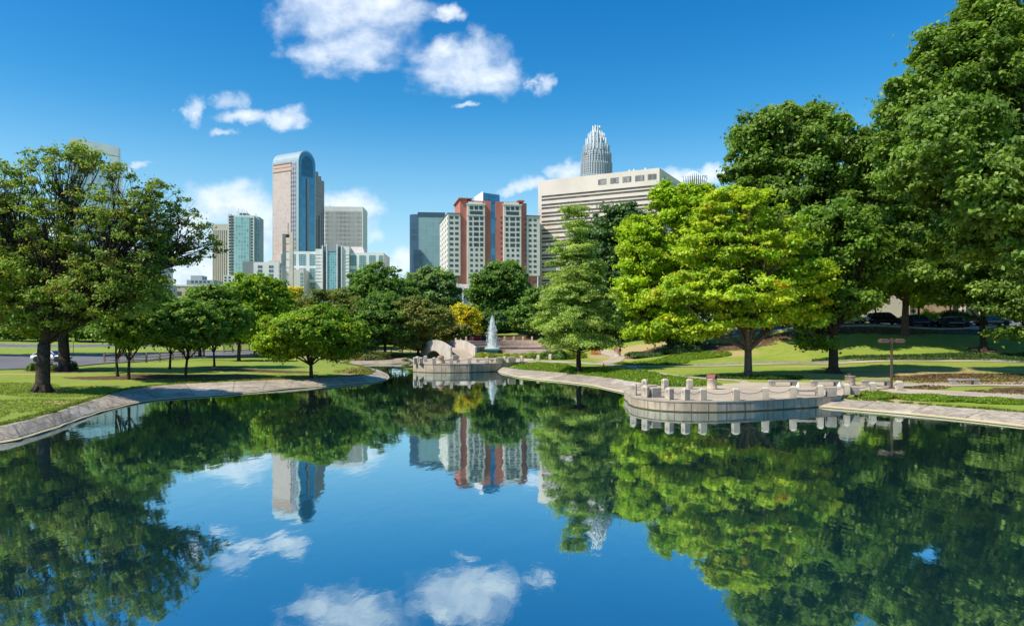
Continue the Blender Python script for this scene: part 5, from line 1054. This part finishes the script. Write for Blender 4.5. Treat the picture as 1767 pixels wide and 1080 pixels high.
# ---------------------------------------------------------------- fountain garden
FX, FY = (849-UC)/F*128, 128.0
STN = mat('fountain_stone', (.52, .44, .37), .85, .2, .12, .8, (.42, .34, .28), streak=.4); PINK = mat('fountain_pink', (.48, .32, .25), .85)
root = empty('fountain', (FX, FY+4, 1.2)); tag(root, 'tiered semicircular fountain basin with raised upper pool', 'fountain')
cx, cy = 2.2-FX, 5.5-4+0; cxw, cyw = 2.2, FY+5.5
def half(r, n=40, a0=0, a1=180): return [(cxw-FX+r*math.cos(R(a)), cyw-(FY+4)+r*math.sin(R(a))) for a in np.linspace(a0, a1, n)]
def band(r0, r1, z0, z1, m, nm, a0=-8, a1=188):
    o_ = half(r1, 44, a0, a1); i_ = half(r0, 44, a0, a1); n = len(o_); vs = []
    for (ox, oy), (ix, iy) in zip(o_, i_): vs += [(ix, iy, z0), (ix, iy, z1), (ox, oy, z1), (ox, oy, z0)]
    mb = MB(); mb.add(vs, [(i*4+k, i*4+(k+1) % 4, (i+1)*4+(k+1) % 4, (i+1)*4+k) for i in range(n-1) for k in range(4)]+[(0, 1, 2, 3), (4*n-1, 4*n-2, 4*n-3, 4*n-4)]); mb.build(nm, m, root)
zb_ = .9
band(7.6, 8.1, -.5, zb_+.12, STN, 'pool_rim', 0, 180)
MB().prism(half(7.59, 40, 0, 180), -.5, zb_-.08).build('pool_water', mat('pool_water', (.05, .16, .22), .03, 1.0), root)
yf = cyw-(FY+4)
MB().box(cxw-FX-8.1, cxw-FX+8.1, yf-.5, yf-.01, -.6, zb_+.0).build('front_wall', PINK, root)
MB().box(cxw-FX-8.2, cxw-FX+8.2, yf-.6, yf-.0, zb_+.001, zb_+.14).build('front_coping', STN, root)
for i, (r0, z) in enumerate(((8.11, 1.05), (9.4, 1.5), (10.7, 1.95))): band(r0, r0+1.29, -.5, z, STN if i != 1 else PINK, 'terrace_step')
band(12.0, 15.2, -.5, 2.05, STN, 'upper_walk')
band(15.21, 15.6, .0, 3.1, mat('brown_wall2', (.16, .105, .075), .95, .1, .2, 2), 'back_wall')
sp = MB(); sp.box(-1.0, 1.0, -5.2, yf-.61, -1.0, .55); sp.box(-1.35, 1.35, -5.4, yf-.61, .55, .78); sp.build('spillway', mat('spill_teal', (.10, .24, .24), .4), root)
for i, (x0, x1, y0, z) in enumerate(((2.4, 9.5, -5.2, .5), (2.9, 10, -6.6, .25), (3.4, 10.5, -8.0, .05))): MB().box(x0, x1, y0, yf-.61+(-.003*i), -.8, z).build('cascade_step', STN, root)
MB().lathe([(2.3, -.35), (2.3, -.1), (2.1, -.1), (2.1, -.2), (.01, -.2)], 24, cx=0, cy=-7).build('lower_pool', mat('pool_green', (.18, .40, .36), .05, .8), root)
# water jet: a dense spray of droplets inside a tapering column
wj = bpy.data.materials.new('spray'); wj.use_nodes = True; nt = wj.node_tree; pr_ = nt.nodes['Principled BSDF']; pr_.inputs['Base Color'].default_value = (.95, .98, .98, 1); pr_.inputs['Roughness'].default_value = .4
tr = nt.nodes.new('ShaderNodeBsdfTransparent'); tl = nt.nodes.new('ShaderNodeBsdfTranslucent'); tl.inputs['Color'].default_value = (.9, .96, .97, 1); m1 = nt.nodes.new('ShaderNodeMixShader'); m1.inputs[0].default_value = .5; nt.links.new(pr_.outputs[0], m1.inputs[1]); nt.links.new(tl.outputs[0], m1.inputs[2])
m2 = nt.nodes.new('ShaderNodeMixShader'); m2.inputs[0].default_value = .9; nt.links.new(tr.outputs[0], m2.inputs[1]); nt.links.new(m1.outputs[0], m2.inputs[2]); nt.links.new(m2.outputs[0], nt.nodes['Material Output'].inputs['Surface'])
jr = empty('fountain_jet', (FX, FY+2.5, zb_+1.2)); tag(jr, 'tall white plume of water rising from the upper pool', 'water jet')
n = 5200; t = rs.rand(n)**.85; a = rs.rand(n)*6.283; rr = np.abs(rs.randn(n))*.42*(1-t**2.2)**.8*(1.0+.45*(1-t)**6)+.02; hgt_ = 5.6*t
pos = np.stack([np.cos(a)*rr, np.sin(a)*rr, hgt_], 1); nn_ = nrm(rs.randn(n, 3)); aa = nrm(np.cross(nn_, np.array([0, 0, 1.0]))); sz = (.03+.05*rs.rand(n))[:, None]; ln = (.12+.22*rs.rand(n))[:, None]; up = np.array([[0, 0, 1.0]])
co = np.stack([pos-up*ln, pos+aa*sz, pos+up*ln, pos-aa*sz], 1).reshape(-1, 3); mb = MB(); mb.add(co, [(4*i, 4*i+1, 4*i+2, 4*i+3) for i in range(n)]); mb.build('spray', wj, jr, fix=False)
core = MB(); core.lathe([(.85, 0), (.66, .5), (.60, 1.6), (.55, 2.8), (.44, 3.8), (.26, 4.7), (.10, 5.4), (.0, 5.8)], 14); core.build('water_column', wj, jr, fix=False)
foam = MB(); foam.lathe([(1.5, -.14), (1.2, .02), (.7, .14), (.3, .3), (.0, .35)], 18); foam.build('foam', wj, jr, fix=False)
# posts round the top walk
gl_ = 0
GP = 'small posts round the fountain walk'
for i, a in enumerate(np.linspace(20, 160, 19)):
    x, y = cxw+13.6*math.cos(R(a)), cyw+13.6*math.sin(R(a)); r2 = empty('bollard', (x, y, 1.2+2.05)); tag(r2, 'small pale posts in the curved row behind the fountain', 'bollard', GP)
    mb = MB(); mb.rbox(0, 0, 0, .34, .34, .7, R(a)); mb.rbox(0, 0, .7, .34, .34, .08, R(a), top=.4); mb.build('post', CONC_POST, r2)
# red banner
r2 = empty('banner', ((817-UC)/F*143, 143, 3.3)); tag(r2, 'pink and dark red cloth banner hanging behind the fountain posts', 'banner')
vs = []; 
for i in range(9):
    for (zz2, yy2) in ((0, 0), (.75, 0), (.75, .03), (0, .03)): vs.append((-.1+i*.19, yy2+.06*math.sin(i*1.3), zz2-.05*math.sin(i)))
mb = MB(); mb.add(vs, [(i*4+k, i*4+(k+1) % 4, (i+1)*4+(k+1) % 4, (i+1)*4+k) for i in range(8) for k in range(4)]); mb.build('dark_panel', mat('cloth_red', (.35, .03, .05), .8), r2)
MB().lathe([(.30, 0), (.42, .3), (.30, .7), (.08, .95)], 10, cx=-.45).build('pink_panel', mat('cloth_pink', (.75, .12, .2), .8), r2)
# orange safety netting
p = P(1028, 611, 1.6); r2 = empty('safety_netting', (p.x, p.y, hgt(p.x, p.y)), R(-10)); tag(r2, 'orange safety netting on short stakes beside the path', 'netting'); OR = mat('orange_plastic', (.75, .17, .04), .6)
mb = MB()
for i in range(15): mb.tube([(-.7+i*.1, 0, .05), (-.7+i*.1+.03*math.sin(i), 0, 1.0)], .028, 4)
for h in np.linspace(.1, .95, 7): mb.tube([(-.72, 0, h), (0, .05, h-.03), (.72, 0, h)], .028, 4)
mb.build('net', OR, r2)
for s in (-.72, 0, .72): MB().tube([(s, .05, -.1), (s, .05, 1.1)], .04, 6).build('stake', OR, r2)
p = P(1041.5, 631, 1.0); r2 = empty('marker_cone', (p.x, p.y, hgt(p.x, p.y)+.02)); tag(r2, 'tiny orange marker at the path edge near the bright grass', 'marker'); MB().lathe([(.16, 0), (.15, .03), (.06, .3), (.0, .32)], 10).build('cone', OR, r2)
# stone and clutter on the banks
def rock(x, y, s, label, name='rock', m=None):
    z = hgt(x, y); n = 60; i_ = np.arange(n)+.5; ph_ = np.arccos(1-2*i_/n); th = np.pi*(1+5**.5)*i_; import bmesh
    bm = bmesh.new(); bmesh.ops.create_icosphere(bm, subdivisions=2, radius=s)
    for v in bm.verts: v.co *= 1+.22*math.sin(v.co.x*9/s+x)*math.cos(v.co.y*7/s+y)+.1*math.sin(v.co.z*13/s); v.co.z *= .6
    me = bpy.data.meshes.new(name); bm.to_mesh(me); bm.free(); o = link(name, me, m or mat('rock_grey', (.33, .28, .24), .9, .2, .2, 3)); o.location = (x, y, z+s*.2); tag(o, label, name); return o
p = P(32, 726, .62); rock(p.x, p.y, .16, 'small white stone on the grass above the left bank', m=mat('rock_white', (.66, .66, .62), .8))
p = P(370, 637, .9); rock(p.x, p.y, .28, 'small orange stone at the foot of a small tree', m=mat('rock_orange', (.62, .28, .10), .8))
for (u, v, s, lb) in ((1098, 607, .9, 'brown stump-like rock left of the ginkgo trunk'), (1107, 606, .7, 'smaller brown rock beside the stump-like one')):
    p = P(u, v, D=101); rock(p.x, p.y, s*.8, lb, m=mat('rock_brown', (.13, .08, .055), .95))

# ---------------------------------------------------------------- low planting
def shrub(name, label, x, y, rx, ry, h, pal, n, leaf=.09, cat_='shrub', group=None, z=None, kind=None):
    z = hgt(x, y) if z is None else z; root_ = empty(name, (x, y, z)) if not kind else None
    pc = np.array(PAL[pal][0]); d = nrm(rs.randn(n, 3)); d[:, 2] = np.abs(d[:, 2]); lob = (1+.16*np.sin(d[:, 0]*7+x)+.14*np.sin(d[:, 1]*8+y))[:, None]
    q = d*(.6+.4*rs.rand(n, 1))*lob*np.array([rx, ry, h]); me = leaf_mesh('foliage', q, nrm(d+rs.randn(n, 3)*.5+np.array([0, 0, .4])), leaf, pc[rs.choice(3, n)]*(.75+.5*rs.rand(n, 1)))
    link('foliage', me, LEAF, root_); tag(root_, label, cat_, group)
    mb = MB()
    for k in range(6): mb.tube([(0, 0, -.1), (rx*.5*math.cos(k), ry*.5*math.sin(k), h*.7)], .02, 4)
    mb.build('stems', BARK, root_); return root_
PAL['hedge'] = ([(.33, .38, .03), (.24, .33, .03), (.42, .42, .05)], [.4, .3, .3]); PAL['tan'] = ([(.38, .32, .10), (.28, .30, .07), (.45, .38, .15)], [.4, .3, .3]); PAL['tuft'] = ([(.22, .34, .03), (.30, .40, .04), (.15, .27, .02)], [.4, .3, .3])
for i, (u, D, rx, h, lb) in enumerate(((831, 110, 1.1, .75, 'round yellow-green shrub at the foot of the footbridge wall'), (844, 109.5, 1.0, .7, 'yellow-green shrub below the fountain spillway'), (868, 110, 1.6, .6, 'low yellow hedge behind the left concrete cube'), (886, 110, 1.8, .6, 'low yellow hedge behind the right concrete cube'), (905, 109, 1.8, .7, 'yellow-green hedge behind the walk, right of the cubes'), (925, 108, 2.0, .9, 'taller green hedge left of the cypress'))):
    x, y = bD(u, D); shrub('shrub', lb, x, y, rx, .9, h, 'hedge' if i < 5 else 'tuft', 1500, .11, group='yellow-green shrubs behind the far terrace', z=1.08)
for (u, D, rx, ry, h, pl, lb) in ((606, 79, 1.9, 1.2, .55, 'tan', 'straw coloured bush at the back of the left bank tip'), (622, 82, 1.5, 1.0, .55, 'tan', 'smaller straw coloured bush near the channel'), (57, 74.5, .62, .6, .75, 'shade', 'dark round shrub left of the thick oak trunk'), (88, 75, .6, .6, .7, 'shade', 'dark round shrub right of the thick oak trunk'), (124, 77, .55, .6, .95, 'shade', 'upright dark shrub right of the second oak trunk'),
       (640, 116, 3.0, 1.0, 1.3, 'olive', 'tangled reddish-green bank shrub left on the far bank'), (700, 117, 2.6, 1.0, 1.6, 'olive', 'leafy bank shrub beside the footbridge arch'), (728, 118, 1.4, 1, 1.5, 'green', 'bank shrub touching the footbridge wall'),
       (960, 104, 2.4, 1.4, 1.3, 'green', 'green shrub left behind the cypress trunk'), (985, 106, 2.2, 1.3, 1.1, 'hedge', 'yellow-flowered shrub right behind the cypress trunk'), (1120, 97, 3.5, 1.2, .6, 'deep', 'low dark shrub beside the ginkgo trunk'), (1180, 96.5, 3, 1.4, 1.5, 'deep', 'dark bush at the right of the ginkgo trunk'),
       (1640, 117, 7.5, 1.0, 1.6, 'deep', 'dark clipped hedge behind the black sedan'), (1600, 115.5, 1.6, 1.2, 1.7, 'ginkgo', 'lime bush beside the clipped hedge'), (1460, 117, 4, 1, 1.0, 'deep', 'low hedge along the tan wall')):
    x, y = bD(u, D); shrub('shrub', lb, x, y, rx, ry, h, pl, int(1400*max(1, rx*h)), .11 if D < 90 else .16)
def cover(name, label, cells, n, pal, leaf, hmax, catn='ground cover'):
    pts_ = []; tot = sum(a[2]*a[3] for a in cells)
    for (x, y, rx, ry, rot) in cells:
        m = int(n*rx*ry/tot); a = rs.rand(m)*6.283; r = np.sqrt(rs.rand(m)); X = rx*r*np.cos(a); Y = ry*r*np.sin(a); c_, s_2 = math.cos(R(rot)), math.sin(R(rot))
        pts_ += [(x+X[i]*c_-Y[i]*s_2, y+X[i]*s_2+Y[i]*c_) for i in range(m)]
    q = np.array([(x, y, hgt(x, y)+.02) for x, y in pts_]); q = q[q[:, 2] > .3]; q[:, 2] += rs.rand(len(q))*hmax*(.4+.6*np.abs(np.sin(q[:, 0]*1.3)*np.cos(q[:, 1]*1.1)))
    pc = np.array(PAL[pal][0]); cc = pc[rs.choice(3, len(q))]*(.75+.5*rs.rand(len(q), 1))
    me = leaf_mesh(name, q, nrm(np.array([0, 0, .45])+rs.randn(len(q), 3)*.6), leaf, cc, 2.6); o = link(name, me, LEAF); tag(o, label, catn, kind='stuff')
cover('ground_cover', 'bright green tufted ground cover along the right bank', [(9.0, 76, 2.6, 6.5, 18), (12.5, 67.5, 2.4, 6, 20), (5.0, 84.5, 1.8, 5, 12), (14.5, 61.5, 2.0, 3.6, 35), (11.5, 73, 2.5, 5, 20), (2.2, 88.5, 2.0, 4.2, 5), (17, 88.5, 5, 3.2, 25), (23, 92.5, 5, 2.6, 10)], 70000, 'tuft', .10, .28)
cover('grass_tufts', 'tall bright grass strip above the right bank slabs', [(25, 50.2, 1.3, 1.8, -30), (27.5, 48.0, 2.4, 1.2, -42), (30.2, 45.4, 2.2, .9, -42)], 16000, 'tuft', .07, .24, 'grass')
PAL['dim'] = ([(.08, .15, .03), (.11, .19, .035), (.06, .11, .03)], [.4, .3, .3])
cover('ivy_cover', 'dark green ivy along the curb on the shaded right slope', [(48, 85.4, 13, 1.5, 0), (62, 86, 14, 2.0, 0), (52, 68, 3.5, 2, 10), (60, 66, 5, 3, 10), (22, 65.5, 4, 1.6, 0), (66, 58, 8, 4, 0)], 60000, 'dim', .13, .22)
PAL['lawnp'] = ([(.20, .28, .035), (.28, .31, .06), (.14, .22, .025)], [.4, .3, .3])
cover('lawn_grass', 'short grass blades of the left lawn edge', [(-29, 42, 3.2, 6, -20), (-31.5, 52, 3, 5, 0), (-29, 36, 3.2, 4, 0), (-26, 66, 5, 2, 20), (-21, 70.5, 4, 2, 20), (-38, 50, 5, 8, 0), (-45, 45, 8, 9, 0)], 45000, 'lawnp', .045, .035, 'grass')
# fallen leaves on the mulch
ec = [(TL[i][0]+(TL[i]-WL[i])[0]/max(.1, np.hypot(*(TL[i]-WL[i])))*.42, TL[i][1]+(TL[i]-WL[i])[1]/max(.1, np.hypot(*(TL[i]-WL[i])))*.42, .42, .42, 0) for i in range(len(TL)) if TL[i][1] > 22 and TL[i][1] < 112]
cover('edge_grass', 'ragged grass growing over the top edge of the bank slabs', ec, 42000, 'lawnp', .06, .12, 'grass')
PAL['fallen'] = ([(.20, .12, .06), (.14, .08, .04), (.30, .21, .11)], [.4, .3, .3])
cover('fallen_leaves', 'brown fallen leaves scattered on mulch and paving at right', [(42, 63, 9, 5, 0), (36, 50.5, 4, 2.4, -40), (50, 58, 7, 4, 0), (28, 57, 6, 3, 0), (45, 98.6, 14, 2, 0)], 14000, 'fallen', .10, .02, 'fallen leaves')
# kerb line on the right slope
vs = []; xs_ = np.linspace(21, 95, 75)
for x in xs_:
    y = 84.05+.25*math.sin(x*.05)
    for (dy, dz_) in ((0, -.1), (0, .16), (.2, .16), (.2, -.1)): vs.append((x, y+dy, hgt(x, y)+dz_))
mb = MB(); mb.add(vs, [(i*4+k, i*4+k+1, (i+1)*4+k+1, (i+1)*4+k) for i in range(len(xs_)-1) for k in range(3)]); tag(mb.build('kerb', KERB), kind='structure')
print('OBJECTS', len(bpy.data.objects), 'FACES', sum(len(m.polygons) for m in bpy.data.meshes))
